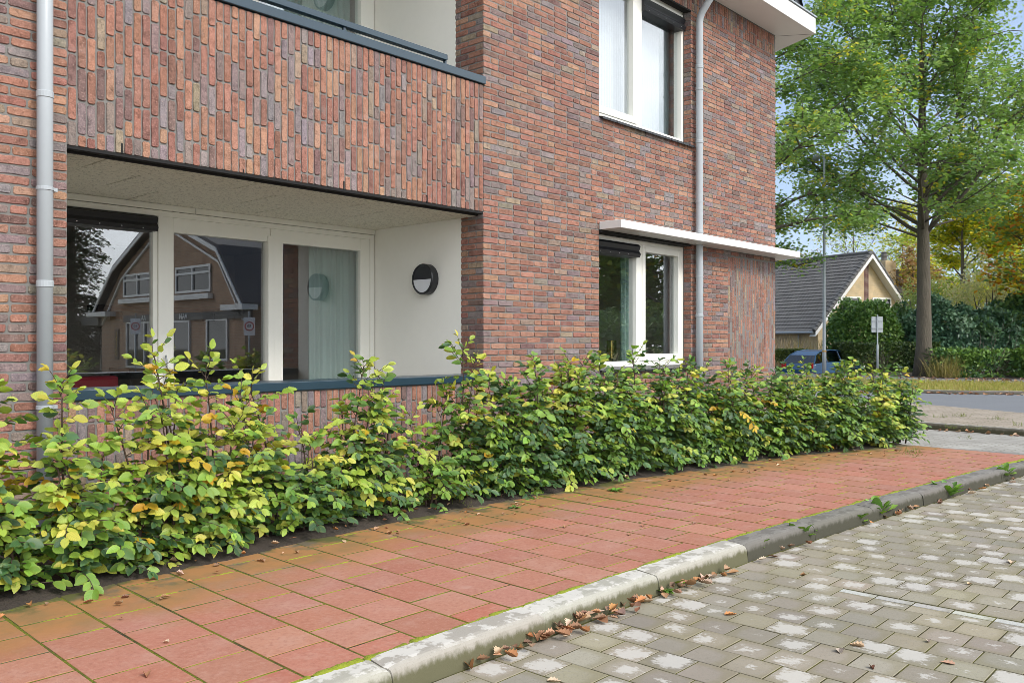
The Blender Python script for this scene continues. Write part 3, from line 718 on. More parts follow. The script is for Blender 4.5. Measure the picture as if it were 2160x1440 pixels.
# base terrain far below the sheets
mb = MB(); nx, ny = 60, 60; xs_ = np.linspace(-120, 320, nx); ys_ = np.linspace(-200, 300, ny)
def terr(x, y):
    d = max(0, min(1, (x-40)/12)); return -.22-.42*d*d*(3-2*d)
mb.add([(x, y, terr(x, y)) for y in ys_ for x in xs_], [(j*nx+i, j*nx+i+1, (j+1)*nx+i+1, (j+1)*nx+i) for j in range(ny-1) for i in range(nx-1)])
kind(mb.build('ground', M['turf'], smooth=True))
# red pavement tiles: 30 cm square, half-bond columns square to the kerb
def tile(mb, x, y, ux, uy, w, h, z, col, dirtf, seed_uv=False, ch=.0016, dep=.03):
    """bevelled stone with its corner at (x,y), side w along ux, h along uy"""
    tx = random.uniform(-.0006, .0006); ty = random.uniform(-.0006, .0006); dz = random.uniform(-.0006, .0012)
    mb.cc = col
    def P(a, b, zz): return (x+ux[0]*a+uy[0]*b, y+ux[1]*a+uy[1]*b, zz+dz+tx*(a/w-.5)*2+ty*(b/h-.5)*2)
    c = ch
    vs = [P(c, c, z), P(w-c, c, z), P(w-c, h-c, z), P(c, h-c, z), P(0, 0, z-c), P(w, 0, z-c), P(w, h, z-c), P(0, h, z-c), P(0, 0, z-dep), P(w, 0, z-dep), P(w, h, z-dep), P(0, h, z-dep)]
    fs = [(0,1,2,3)]+[(4+i, 4+(i+1) % 4, (i+1) % 4, i) for i in range(4)]+[(8+i, 8+(i+1) % 4, 4+(i+1) % 4, 4+i) for i in range(4)]
    if (ux[0]*uy[1]-ux[1]*uy[0]) < 0: fs = [f[::-1] for f in fs]
    uv = [(c/w, c/h), (1-c/w, c/h), (1-c/w, 1-c/h), (c/w, 1-c/h)]+[(0, 0), (1, 0), (1, 1), (0, 1)]*2
    mb.add(vs, fs, uv, [dirtf(v[0], v[1])+(0 if k_ < 4 else .9) for k_, v in enumerate(vs)] if callable(dirtf) else [dirtf]*12)
mb = MB(); mb.useuv = True
def dirt_tile(x, y): return max(0., 1.0-(soil_y(x)-y)/.95)
XJ = []; x = -2.83; i = 0; g = .0125
TC = [(.385,.172,.118), (.365,.158,.108), (.40,.19,.132), (.375,.172,.124), (.39,.165,.112)]
while x < XT-.05:
    ky = kerb_y(x); a = math.atan2(kerb_y(x+.15)-kerb_y(x-.15), .3); ux = (math.cos(a), math.sin(a)); uy = (-math.sin(a), math.cos(a)) if x > 5 else (math.sin(R(2.2)), math.cos(R(2.2)))
    y = ky+.012; k = 0
    while y < soil_y(x)+.22:
        h = (.15 if (i % 2 and k == 0) else .30)
        c = random.choice(TC)
        if i % 2 and k == 0: c = tuple(q*r for q, r in zip(c, (1.05, .93, .90)))
        jx, jy = random.uniform(-.0015, .0015), random.uniform(-.0015, .0015)
        off = y-ky
        tile(mb, x+uy[0]*off+g/2+jx, ky+uy[1]*off+jy, ux, uy, .30-g, h-g, .002, jit(c, .06), (lambda rv: (lambda a, b: max(0., dirt_tile(a, b)+rv)))(random.uniform(-.13, .13)))
        XJ.append((x+uy[0]*off+g/2, ky+uy[1]*off-g/2, ux, .30-g)); y += h; k += 1
    x += .30*math.cos(a); i += 1
kind(mb.build('pavement', M['tile']))
mb = MB(); N_ = 60
xs_ = np.linspace(-3.5, XT+.02, N_)
mb.add([(x, kerb_y(x)-.01, -.0003) for x in xs_]+[(x, -.02, -.0003) for x in xs_], [(i, i+1, N_+i+1, N_+i) for i in range(N_-1)])
kind(mb.build('pavement_joint', M['joint']))
# bright moss grown along the back of the kerb and in the joints near the soil
mb = MB(); random.seed(5)
def moss_run(p0, p1, w, h, step=.011):
    p0, p1 = Vector(p0), Vector(p1); L = (p1-p0).length; d = (p1-p0)/L; s = Vector((-d.y, d.x, 0)); n = max(2, int(L/step)); vs = []
    prof = [(-1, -.006), (-.6, .5), (0, 1), (.6, .55), (1, -.006)]
    for i in range(n+1):
        q = p0+d*(L*i/n); k = max(.25, .7+.9*mnoise.noise(q*5.5))*(.8+.5*mnoise.noise(q*60)); e = min(1, i/2, (n-i)/2)
        for a, b in prof: vs.append(q+s*(a*w*(.55+.45*k)+random.uniform(-.0015, .0015))+Vector((0, 0, (b*h*k*e if b > 0 else b)+(-.002 if b > 0 else 0))))
    m = len(prof); mb.add(vs, [(i*m+j, (i+1)*m+j, (i+1)*m+j+1, i*m+j+1) for i in range(n) for j in range(m-1)])
x = .5
while x < 11.2: moss_run((x, kerb_y(x)+.004, 0), (x+.25, kerb_y(x+.25)+.004, 0), .032, .018); x += .25
for jx_, jy_, ux_, L_ in XJ:                        # cushions in the cross joints, thicker towards the soil
    if not .6 < jx_ < 11.2 or jy_ > soil_y(jx_)+.03: continue
    wet = dirt_tile(jx_, jy_)
    if random.random() < .62+.3*wet:
        a0 = random.uniform(0, .35)*L_*random.choice((0, 1)); a1 = L_-random.uniform(0, .4)*L_*random.choice((0, 1))
        moss_run((jx_+ux_[0]*a0, jy_+ux_[1]*a0, 0), (jx_+ux_[0]*a1, jy_+ux_[1]*a1, 0), .0085+.003*wet, .0062+.005*wet, .018)
kind(tag(mb.build('moss', M['moss'], smooth=True), None), 'stuff')
# kerb stones, about a metre each, rounded front edge
mb = MB(); joints = [-3.6, -2.6, -1.6, -.6, .4, 1.33, 2.27, 3.225, 4.21, 5.22, 6.14, 7.1, 8.07, 9.03, 10.0, 10.95, 11.9, 12.9]
KPROF = [(.0, -.14), (.0, .000), (-.004, .004), (-.112, .005), (-.132, .002), (-.145, -.006), (-.153, -.018), (-.157, -.034), (-.160, -.06), (-.168, -.16)]
for a, b in zip(joints, joints[1:]):
    light = a < 5.1; mb.cc = jit((.365, .345, .295) if light else (.155, .147, .13), .06); mb.dd = 0. if light else .93
    jz = random.uniform(-.003, .003); jy = random.uniform(-.003, .003)
    n = 26; vs = []
    for i in range(n+1):
        x = a+.003+(b-a-.006)*i/n
        e = .012*max(0, 1-min(i, n-i)/1.2)
        wob = .02*math.sin((x-3.225)*0)
        for y, z in KPROF:
            dx = 0
            if light and i in (0, n): dx = .020*math.sin(min(1, -y/.15)*PI*1.0)*(-1)   # swallow joint of the light stones
            drop = max(0, min(1, (x-10.6)/2.0))*.07
            vs.append((x+dx, kerb_y(x)+y+jy+mnoise.noise(Vector((x*3, y*9, 1)))*.004, z+jz-drop-(e if (y < -.05 and z > -.04) else e*.3)+mnoise.noise(Vector((x*8, y*30, z*30)))*.0022))
    m = len(KPROF)
    fs = [(i*m+j, i*m+j+1, (i+1)*m+j+1, (i+1)*m+j) for i in range(n) for j in range(m-1)]+[tuple(range(m))[::-1], tuple(range(n*m, n*m+m))]
    mb.add(vs, [f[::-1] for f in fs])
kind(mb.build('kerb', M['kerb'], smooth=False))
# street of square concrete pavers, half-bond in columns square to the kerb
mb = MB(); mb.useuv = True; random.seed(21); sz = .2; g = .007; col_x = 0.64; i = 0
PC = [(.31, .278, .215), (.288, .256, .203), (.33, .295, .23), (.262, .236, .19), (.325, .288, .205)]
while col_x < 13.5:
    special = abs(col_x-4.84) < .1
    y1 = kerb_y(col_x+.1)-.172; off = (.10 if i % 2 else .0)
    y = y1
    first = True; kk = 0
    while y > -9.0:
        h = (sz-off if first else sz); first = False
        fade = max(0, 1-max(0, (-y-5.2))/2.5)
        e = random.uniform(.45, 1.0) if random.random() < (.55 if y > -4.6 else .42) else random.uniform(0, .35)
        if random.random() < .22: e = 0
        c = jit(random.choice(PC), .08)
        if special and y < -3.95:
            tile(mb, col_x+g/2, y-g, (1, 0), (0, -1), .115-g, h-g, ZS+.0015, c, 0 if random.random() < .5 else .6, ch=.0016)
            tile(mb, col_x+.115+g/2, y-g, (1, 0), (0, -1), .072-g, h-g, ZS+.0015, jit((.46, .45, .41), .12), .0, ch=.0016)
        else:
            tile(mb, col_x+g/2+random.uniform(-.0003, .0012), y-g, (1, 0), (0, -1), sz-g, h-g, ZS+.0015, c, e, ch=.0016)
        y -= h; kk += 1
    col_x += sz; i += 1
kind(mb.build('street', M['paver']))
mb = MB(); mb.quad((-30, -30, ZS-.0008), (15.0, -30, ZS-.0008), (15.0, -1.0, ZS-.0008), (-30, -1.0, ZS-.0008)); kind(mb.build('street_joint', M['joint2']))
mb = MB(); mb.quad((-30, -30, ZS+.002), (.66, -30, ZS+.002), (.66, -3.3, ZS+.002), (-30, -3.3, ZS+.002)); mb.quad((.66, -30, ZS+.002), (40, -30, ZS+.002), (40, -9.2, ZS+.002), (.66, -9.2, ZS+.002)); kind(mb.build('street_paving', M['farpave_dark']))
# driveway between the pavement and the cross road
mb = MB(); mb.add([(XT, -3.9, -.03), (12.5, -4.05, -.085), (12.5, 9, -.085), (XT, 9, -.03)], [(0, 1, 2, 3)]); kind(mb.build('driveway_strip', M['farpave_dark']))
mb = MB(); mb.add([(12.5, -9.2, ZS+.004), (15.4, -9.2, ZS+.004), (16.6, 9, ZS+.004), (12.5, 9, -.085), (12.5, -4.05, -.085)], [(0, 1, 2, 3, 4)]); kind(mb.build('driveway', M['farpave']))
def strip(P0, P1, z, name, m, flat=True):
    mb = MB(); n = len(P0); mb.add([(*p, z) for p in P0]+[(*p, z) for p in P1], [(i, n+i, n+i+1, i+1) for i in range(n-1)]); return kind(mb.build(name, m))
FK = [(15.05, -12), (15.05, -2.9), (15.25, -1.33), (15.7, 2), (16.6, 8), (18.2, 18)]      # island kerb
RN = [(18.2, -12), (18.4, -2.6), (19.7, -.35), (21.2, 3), (24, 9), (29, 18), (60, 70)]        # near edge of the road
RF = [(27.2, -14), (26.4, -.55), (25.0, 1.7), (27.5, 9), (30, 16), (35, 26), (70, 78)]
def kerb_line(P, name, z0, z1, w=.14, face=-1):
    mb = MB()
    for a, b in zip(P, P[1:]):
        a3, b3 = Vector((*a, 0)), Vector((*b, 0)); L = (b3-a3).length; d = (b3-a3)/L; s = Vector((d.y, -d.x, 0)); k = max(1, int(L/1.0))
        for q in range(k):
            mb.cc = jit((.20, .185, .15), .1); mb.dd = .55
            p = a3+d*(L*q/k+.004)+Vector((0, 0, z0)); mb.obox(p, d, s, (0, 0, 1), L/k-.008, w, z1-z0)
    return kind(mb.build(name, M['kerb'], bevel=.012))
kerb_line(FK, 'island_kerb', -.2, .0)
strip([(x+.13, y) for x, y in FK], [(18.4, -12), (18.5, -2.5), (19.75, -.3), (21.0, 2.6), (24, 9), (29, 18)], -.008, 'island', M['islandpave'])
strip(RN, [(28, -14), (27.2, -.55), (27.0, 1.7), (28, 9), (31, 16), (36, 26), (71, 78)], -.06, 'road', M['asphalt'])
VK = [(27.6, -14), (26.75, -2.2), (26.35, -.55), (25.6, .9), (25.2, 2.2), (25.4, 4), (26.6, 9), (30, 16), (35, 26), (70, 78)]
kerb_line(VK, 'verge_kerb', -.2, .03)
strip([(x+.13, y) for x, y in VK], [(x+6.2, y+.5) for x, y in VK], .012, 'verge', M['turf'])
strip([(x+6.2, y+.5) for x, y in VK], [(x+9.2, y+.5) for x, y in VK], .016, 'cycle_path', M['asphalt'])
strip([(x+9.2, y+.5) for x, y in VK], [(x+30, y+.5) for x, y in VK], .0, 'hedge_bed', M['soil'])
# soil bed between pavement and building
mb = MB(); nx, ny = 150, 22; vs = []
for i in range(nx):
    x = -3.4+(11.75+3.4)*i/(nx-1); y0 = soil_y(x)+.05*mnoise.noise(Vector((x*1.7, 0, 0)))+.03*mnoise.noise(Vector((x*7, 3, 0)))
    for j in range(ny):
        t_ = j/(ny-1); y = y0+(-.02-y0)*t_
        z = -.012+.045*min(1, t_*5)+.03*mnoise.noise(Vector((x*2.2, y*2.2, 2)))*min(1, t_*6)+.012*mnoise.noise(Vector((x*13, y*13, 5)))*min(1, t_*12)
        vs.append((x, y, z))
mb.add(vs, [(i*ny+j, (i+1)*ny+j, (i+1)*ny+j+1, i*ny+j+1) for i in range(nx-1) for j in range(ny-1)])
kind(mb.build('soil', M['soil'], smooth=True))
# verge grass
rg = np.random.default_rng(3); P = []; 
while len(P) < 14000:
    k = rg.integers(0, len(VK)-3); a = np.array(VK[k]); b = np.array(VK[k+1]); t_ = rg.random(); q = a+(b-a)*t_; w = rg.random()
    x = q[0]+.15+w*6.0; y = q[1]+.5*w
    if -3 < y < 12: P.append((x, y, .012))
P = np.array(P); n = len(P); D = rg.normal(0, .35, (n, 3)); D[:, 2] = 1; Nn = rg.normal(0, 1, (n, 3)); 
pal = np.array([(.36,.33,.07), (.27,.31,.06), (.44,.38,.12), (.42,.32,.12)]); cidx = rg.integers(0, 4, n)
kind(leaf_mesh('grass', T_BLADE, P, D, Nn, rg.uniform(.07, .15, n), pal[cidx]*rg.uniform(.8, 1.2, (n, 1)), M['grass'], width=np.full(n, 1.3)), 'stuff')

# ================================================================= BEECH HEDGE (individual plants)
random.seed(42)
GREEN = [(.10,.21,.05), (.06,.135,.05), (.14,.27,.05), (.20,.35,.055), (.09,.175,.085), (.042,.10,.042), (.26,.42,.065)]
YELLOW = [(.48,.53,.10), (.40,.50,.08), (.56,.55,.09), (.32,.44,.06), (.26,.39,.055)]
GOLD = [(.62,.42,.03), (.56,.33,.03), (.55,.44,.06)]
def hedge_line(px):
    """foot of a plant on the hedge line seen in photo column px"""
    lo = -1.0; hi = 14.0
    def col(x):
        y = soil_y(x)+.30; u = x*SN-(y-CAM[1])*CS; d = x*CS+(y-CAM[1])*SN; return CX+F*u/d
    for _ in range(40):
        m_ = (lo+hi)/2
        if col(m_) < px: lo = m_
        else: hi = m_
    return lo, soil_y(lo)+.30
def shrub(px, topz, n_stem, dens, yel, spread, label, up=1.0, lean=0.0, low=1.0):
    x0, y0 = hedge_line(px)
    t = thing('beech_shrub', (x0, y0, .0), label, 'shrub', 'beech plants of the front hedge')
    st = MB(); P, D, N, SZ, COL, CU = [], [], [], [], [], []
    def add_leaf(p, d, n, s, c):
        P.append(p); D.append(d); N.append((n[0]+random.gauss(0, .22), n[1]+random.gauss(0, .22), n[2])); SZ.append(s); COL.append(jit(c, .2)); CU.append(random.uniform(.3, 1.7))
    for s_ in range(n_stem):
        bx = x0+random.uniform(-.10, .10); by = y0+random.uniform(-.06, .06)
        ang = random.uniform(0, 2*PI); tx = bx+lean+1.6*spread*random.uniform(-1, 1); ty = by+.14*random.uniform(-1, .8)
        H = topz*random.uniform(.58, .98) if s_ else topz
        pts = []; k = 9
        for i in range(k+1):
            f = i/k; w = .028*math.sin(f*5+ang)
            pts.append(Vector((bx+(tx-bx)*f**1.2+w, by+(ty-by)*f+.02*math.sin(f*7+ang*2), -.02+H*f)))
        st.tube(pts, [.011*(1-.80*i/k) for i in range(k+1)], 6)
        z = .05+random.uniform(0, .05); side = random.random()*2*PI
        while z < H:
            f = z/H; i = min(k-1, int(f*k)); p = pts[i].lerp(pts[i+1], f*k-i)
            keep = dens*(1.0 if f < .55*low+.1 else (1.0 if f > .80 else up))
            if random.random() < keep:
                L = random.uniform(.10, .36)*(1.0 if f < .72 else .8 if f < .9 else .5)*(.75+.5*mnoise.noise(Vector((p.x*4, p.y*4, p.z*4.5))))*1.05
                side += 2.4+random.uniform(-.5, .5)
                dirv = Vector((math.cos(side), math.sin(side)*.72-.12, random.uniform(.05, .75))).normalized()
                if f > .93: dirv = Vector((dirv.x*.7, dirv.y*.7, .9)).normalized()
                py = random.random() < min(.95, yel*(.6 if px > 1050 else 1.0 if px > 640 else 1.35)*(1.75 if f > .62 else .75 if f > .3 else .5)); pal = YELLOW if py else GREEN
                if py and random.random() < .13: pal = GOLD if random.random() < .6 else YELLOW
                base = random.choice(pal)
                q = p.copy(); sp = [q.copy()]; nl = max(3, int(L/.034)); dd = dirv.copy()
                for m_ in range(nl):
                    dd = (dd+Vector((random.uniform(-.12, .12), random.uniform(-.12, .12), -.085 if f < .85 else .03))).normalized()
                    q = q+dd*(L/nl); sp.append(q.copy())
                    lat = Vector((-dd.y, dd.x, 0)); lat = lat.normalized() if lat.length > .1 else Vector((1, 0, 0))
                    sg = 1 if m_ % 2 else -1
                    ld = (dd*.75+lat*sg*.85+Vector((0, 0, -.25+random.uniform(-.25, .2)))).normalized()
                    out = Vector((0, -.85 if q.y < y0+.05 else .7, 0))
                    nn = (Vector((random.uniform(-.45, .45), random.uniform(-.3, .3), .75))+out*1.15).normalized()
                    c = base if random.random() < .7 else random.choice(GREEN if random.random() < .5 else pal)
                    add_leaf(q, ld, nn, random.uniform(.050, .095)*(.85 if f > .9 else 1), c)
                nn = (Vector((random.uniform(-.3, .3), -.6, .8))).normalized()
                add_leaf(q, (dd+Vector((0, 0, -.3))).normalized(), nn, random.uniform(.05, .075), base)
                st.tube(sp, [.0032, *[.0022]*(len(sp)-1)], 4, cap=False)
            z += random.uniform(.011, .024)*(.62 if f < .5 else 1.0)
    leaf_mesh('foliage', T_BEECH, P, D, N, SZ, COL, M['leaf'], t, uv=True, curl=CU, width=RNG.uniform(.85, 1.2, len(P)))
    st.build('stem', M['twig'], t, smooth=True)
#        px   top  stems dens yellow spread label
SHR = [(-170, 1.08, 3, .9, .35, .16, 'beech plant at the hedge end, cut by the left picture edge'),
       (15,   1.10, 2, .80, .42, .13, 'narrow beech plant with yellow top leaves just left of the pale left downpipe'),
       (150,  1.12, 2, .78, .58, .12, 'beech plant with golden leaf rosette right beside the pale left downpipe'),
       (262,  .98, 2, .70, .50, .14, 'lower beech plant with yellow sprays under the red upholstery window'),
       (362,  1.27, 3, .50, .45, .17, 'tall sparse beech plant with bare twigs rising before the left window post'),
       (470,  1.17, 3, .95, .62, .15, 'dense yellow green beech plant before the middle window pane'),
       (562,  1.06, 2, .72, .40, .14, 'beech plant with grey green leaves before the second window post'),
       (655,  .74, 2, .75, .25, .13, 'low dark green beech plant before the upright bricks under the dark ledge'),
       (742,  1.17, 3, .95, .42, .13, 'bushy beech plant before the right curtained window pane'),
       (842,  1.05, 2, .58, .30, .16, 'thin beech plant with one long bare twig before the white balcony wall'),
       (905,  .92, 2, .55, .30, .18, 'leaning open beech plant before the right end of the dark ledge'),
       (1000, 1.31, 3, .72, .40, .09, 'slim beech plant with tall spire before the brick corner of the balcony'),
       (1062, 1.05, 3, .95, .32, .12, 'beech plant with yellow lower sprays right of the tall spire plant'),
       (1135, 1.18, 3, .92, .28, .13, 'beech plant before the plain brick wall, twigs spreading at its top'),
       (1200, 1.17, 3, .88, .55, .13, 'beech plant with large yellow clusters left of the lower right window'),
       (1275, 1.17, 3, .92, .22, .13, 'beech plant under the left edge of the lower right window'),
       (1335, 1.18, 3, .95, .30, .13, 'beech plant before the left pane of the lower right window'),
       (1395, 1.14, 3, .95, .30, .13, 'beech plant before the right pane of the lower right window'),
       (1450, 1.12, 3, .92, .30, .13, 'beech plant at the foot of the grey right downpipe'),
       (1505, 1.04, 3, .95, .25, .13, 'beech plant just right of the grey right downpipe'),
       (1548, 1.08, 3, .92, .45, .13, 'beech plant with upright golden tip before the upright brick panel'),
       (1600, .98, 3, .95, .28, .14, 'beech plant before the building corner'),
       (1650, 1.03, 3, .95, .30, .14, 'beech plant just right of the building corner'),
       (1705, 1.04, 3, .95, .40, .14, 'beech plant before the blue car'),
       (1755, 1.06, 3, .95, .35, .14, 'beech plant before the foot of the lamp post'),
       (1805, 1.06, 3, .92, .42, .13, 'beech plant with raised shoots left of the grey sign post'),
       (1850, .93, 3, .95, .62, .12, 'yellow beech plant in front of the grey sign post'),
       (1893, .98, 3, .95, .30, .11, 'last beech plant at the far right end of the hedge')]
for px, tz, ns, de, ye, sp_, lab in SHR:
    far = px > 1250
    shrub(px, tz, ns+(2 if px > 1040 else 1), de, ye, sp_, lab, up=.50 if px < 1100 else .85)

# small weeds and litter ---------------------------------------------------
def weed(px, py, z, s, label, upright=1.0, n=20, c=(.16,.32,.045)):
    p = on_z(px, py, z); t = thing('weed', p, label, 'weed', 'weeds along the kerb')
    P, D, N, SZ, CO, W = [], [], [], [], [], []
    for i in range(n):
        a = i*2.4+random.uniform(-.3, .3); e = random.uniform(.3, 1.5)*upright
        P.append(p+Vector((math.cos(a), math.sin(a), .6))*.008); d = Vector((math.cos(a), math.sin(a), e)); D.append(d)
        N.append(Vector((-math.cos(a)*e, -math.sin(a)*e, 1))); SZ.append(s*random.uniform(.7, 1.25)); CO.append(jit(random.choice([c, (.20,.36,.04), (.12,.25,.04)]), .2)); W.append(random.uniform(.6, .9))
    leaf_mesh('leaf_rosette', T_BEECH, P, D, N, SZ, CO, M['sleaf'], t, width=W, uv=True)
    mb = MB(); mb.cc = (.12, .2, .05); mb.tube([p+Vector((0, 0, -.01)), p+Vector((0, 0, .03)), p+Vector((.01, 0, s*.5))], [.003, .0025, .0015], 5); mb.build('stem', M['leaf'], t)
weed(1590, 1166, ZS, .13, 'leafy weed with brown leaves caught at the start of the dark kerb')
weed(1684, 1138, ZS, .15, 'tufted weed leaning on the dark kerb, second along it')
weed(1802, 1104, ZS, .13, 'weed growing at the dark kerb between two paler bloomed stones')
weed(1850, 1090, ZS, .19, 'bright upright weed at the middle of the dark kerb', 1.4, 14, (.16,.30,.02))
weed(2000, 1048, ZS, .17, 'weed amid fallen leaves by the far part of the dark kerb')
weed(2112, 1010, ZS, .18, 'weed at the dark kerb near the right picture edge', 1.2)
weed(1288, 1262, ZS, .11, 'weed in the leaf pile nearest the front joint of the pale kerb', .7)
weed(1385, 1248, ZS, .11, 'flat broad weed in the leaf litter of the pale kerb', .35)
weed(1420, 1236, ZS, .11, 'weed with a yellow leaf in the litter of the pale kerb', .6, 10, (.2,.24,.03))
weed(1468, 1206, ZS, .10, 'tiny blue green weed near the end of the pale kerb', .9, 7, (.06,.14,.07))
weed(1298, 1036, .0, .06, 'small weed rosette at the soil edge of the red pavement', .4)
weed(1085, 1072, .0, .05, 'grey green weed on the red pavement beside the soil', .3, 12, (.07,.12,.07))
random.seed(9); P, D, N, SZ, CO, CU = [], [], [], [], [], []
LC = [(.42,.24,.14), (.34,.17,.08), (.52,.34,.22), (.30,.15,.08), (.44,.20,.07), (.58,.42,.30), (.24,.13,.08)]
def litter(p, s, flat=.35, c=None):
    a = random.uniform(0, 2*PI); P.append(p); D.append(Vector((math.cos(a), math.sin(a), random.uniform(-flat, flat)))); N.append(Vector((random.uniform(-flat, flat)*1.5, random.uniform(-flat, flat)*1.5, 1)))
    SZ.append(s); CO.append(jit(c or random.choice(LC), .2)); CU.append(random.uniform(.5, 3.5))
def gutter(x): return kerb_y(x)-.175
x = 2.55
while x < 11.5:
    dn = .35+1.5*max(0, math.exp(-((x-3.45)/.42)**2))+1.0*max(0, math.exp(-((x-4.45)/.28)**2))+.5*math.exp(-((x-3.0)/.2)**2)+.5*max(0, mnoise.noise(Vector((x*1.6, 0, 4))))
    for _ in range(int(dn*3*random.uniform(.3, 1.2)*.5+random.random()*.55)):
        litter(Vector((x+random.uniform(-.03, .03), gutter(x)-abs(random.gauss(0, .035))-.008, ZS+.012+random.uniform(0, .05)*min(1, dn*.7))), random.uniform(.045, .09), .22)
    x += .035
for i in range(26):
    x = random.uniform(2.2, 10); y = random.uniform(-6.2, -3.7); litter(Vector((x, y, ZS+.006)), random.uniform(.035, .07), .1, random.choice(LC+[(.5,.42,.34)]))
for i in range(150):
    x = random.uniform(1.2, 11); y = soil_y(x)+random.gauss(-.05, .25); y = min(y, soil_y(x)+.5); litter(Vector((x, y, .012 if y < soil_y(x) else .04)), random.uniform(.015, .055), .25)
for i in range(14):
    x = random.uniform(1.5, 11); litter(Vector((x, random.uniform(-2.9, -1.6), .006)), random.uniform(.03, .055), .12)
for i in range(70):
    a = random.random(); litter(Vector((15.05+.2*a-.12, -4+5*a*.9, ZS+.02)), random.uniform(.05, .10), .4)
for i in range(160):
    k = random.randrange(1, 6); a = Vector((*VK[k], 0)); b = Vector((*VK[k+1], 0)); q = a.lerp(b, random.random()); litter(q+Vector((-.1-abs(random.gauss(0, .2)), 0, -.05)), random.uniform(.08, .14), .3)
for i in range(300):
    k = random.randrange(1, 6); a = Vector((*VK[k], 0)); b = Vector((*VK[k+1], 0)); q = a.lerp(b, random.random()); litter(q+Vector((random.uniform(6.3, 9.6), .5, .03)), random.uniform(.08, .15), .3)
kind(leaf_mesh('leaf_litter', T_OAK, P, D, N, SZ, CO, M['litter'], curl=CU), 'stuff')
# a few grass sprigs in the joints and by the hedge
P, D, N, SZ, CO = [], [], [], [], []
for px, py, n_, z in [(1240, 1015, 26, .0), (1150, 1030, 18, 0), (975, 1065, 16, 0), (2010, 903, 30, 0), (2060, 905, 25, 0), (1985, 880, 40, 0), (2030, 878, 45, 0), (2105, 885, 35, 0), (2150, 897, 25, 0), (2040, 925, 20, -.1), (1925, 955, 25, 0), (1930, 962, 20, 0)]:
    p = on_z(px, py, z)
    for i in range(n_):
        P.append(p+Vector((random.gauss(0, .06), random.gauss(0, .06), 0))); D.append(Vector((random.gauss(0, .5), random.gauss(0, .5), 1))); N.append(Vector((random.gauss(0, 1), random.gauss(0, 1), .2))); SZ.append(random.uniform(.03, .10)); CO.append(jit(random.choice([(.13,.18,.03), (.2,.22,.05)]), .2))
kind(leaf_mesh('grass_sprigs', T_BLADE, P, D, N, SZ, CO, M['grass'], width=np.full(len(P), .9)), 'stuff')

# ================================================================= TREES
def branch_pts(p, d, L, n, wob, grav, rnd):
    pts = [p.copy()]; q = p.copy(); d = d.normalized()
    for i in range(n):
        d = (d+Vector((rnd.gauss(0, wob), rnd.gauss(0, wob), rnd.gauss(0, wob)+grav))).normalized(); q = q+d*(L/n); pts.append(q.copy())
    return pts, d
def leafy(rnd, P, D, N, SZ, CO, q, spread, n, size, pal, flat=.5):
    base = rnd.choice(pal)
    for _ in range(n):
        P.append((q.x+rnd.gauss(0, spread), q.y+rnd.gauss(0, spread), q.z+rnd.gauss(0, spread*.6)))
        a = rnd.uniform(0, 2*PI); D.append((math.cos(a), math.sin(a), rnd.uniform(-.7, .35))); N.append((rnd.gauss(0, flat)+.1, rnd.gauss(0, flat)-.35, 1))
        SZ.append(size*rnd.uniform(.65, 1.3)); k = rnd.uniform(.8, 1.2); c = base if rnd.random() < .75 else rnd.choice(pal); CO.append((c[0]*k, c[1]*k, c[2]*k))
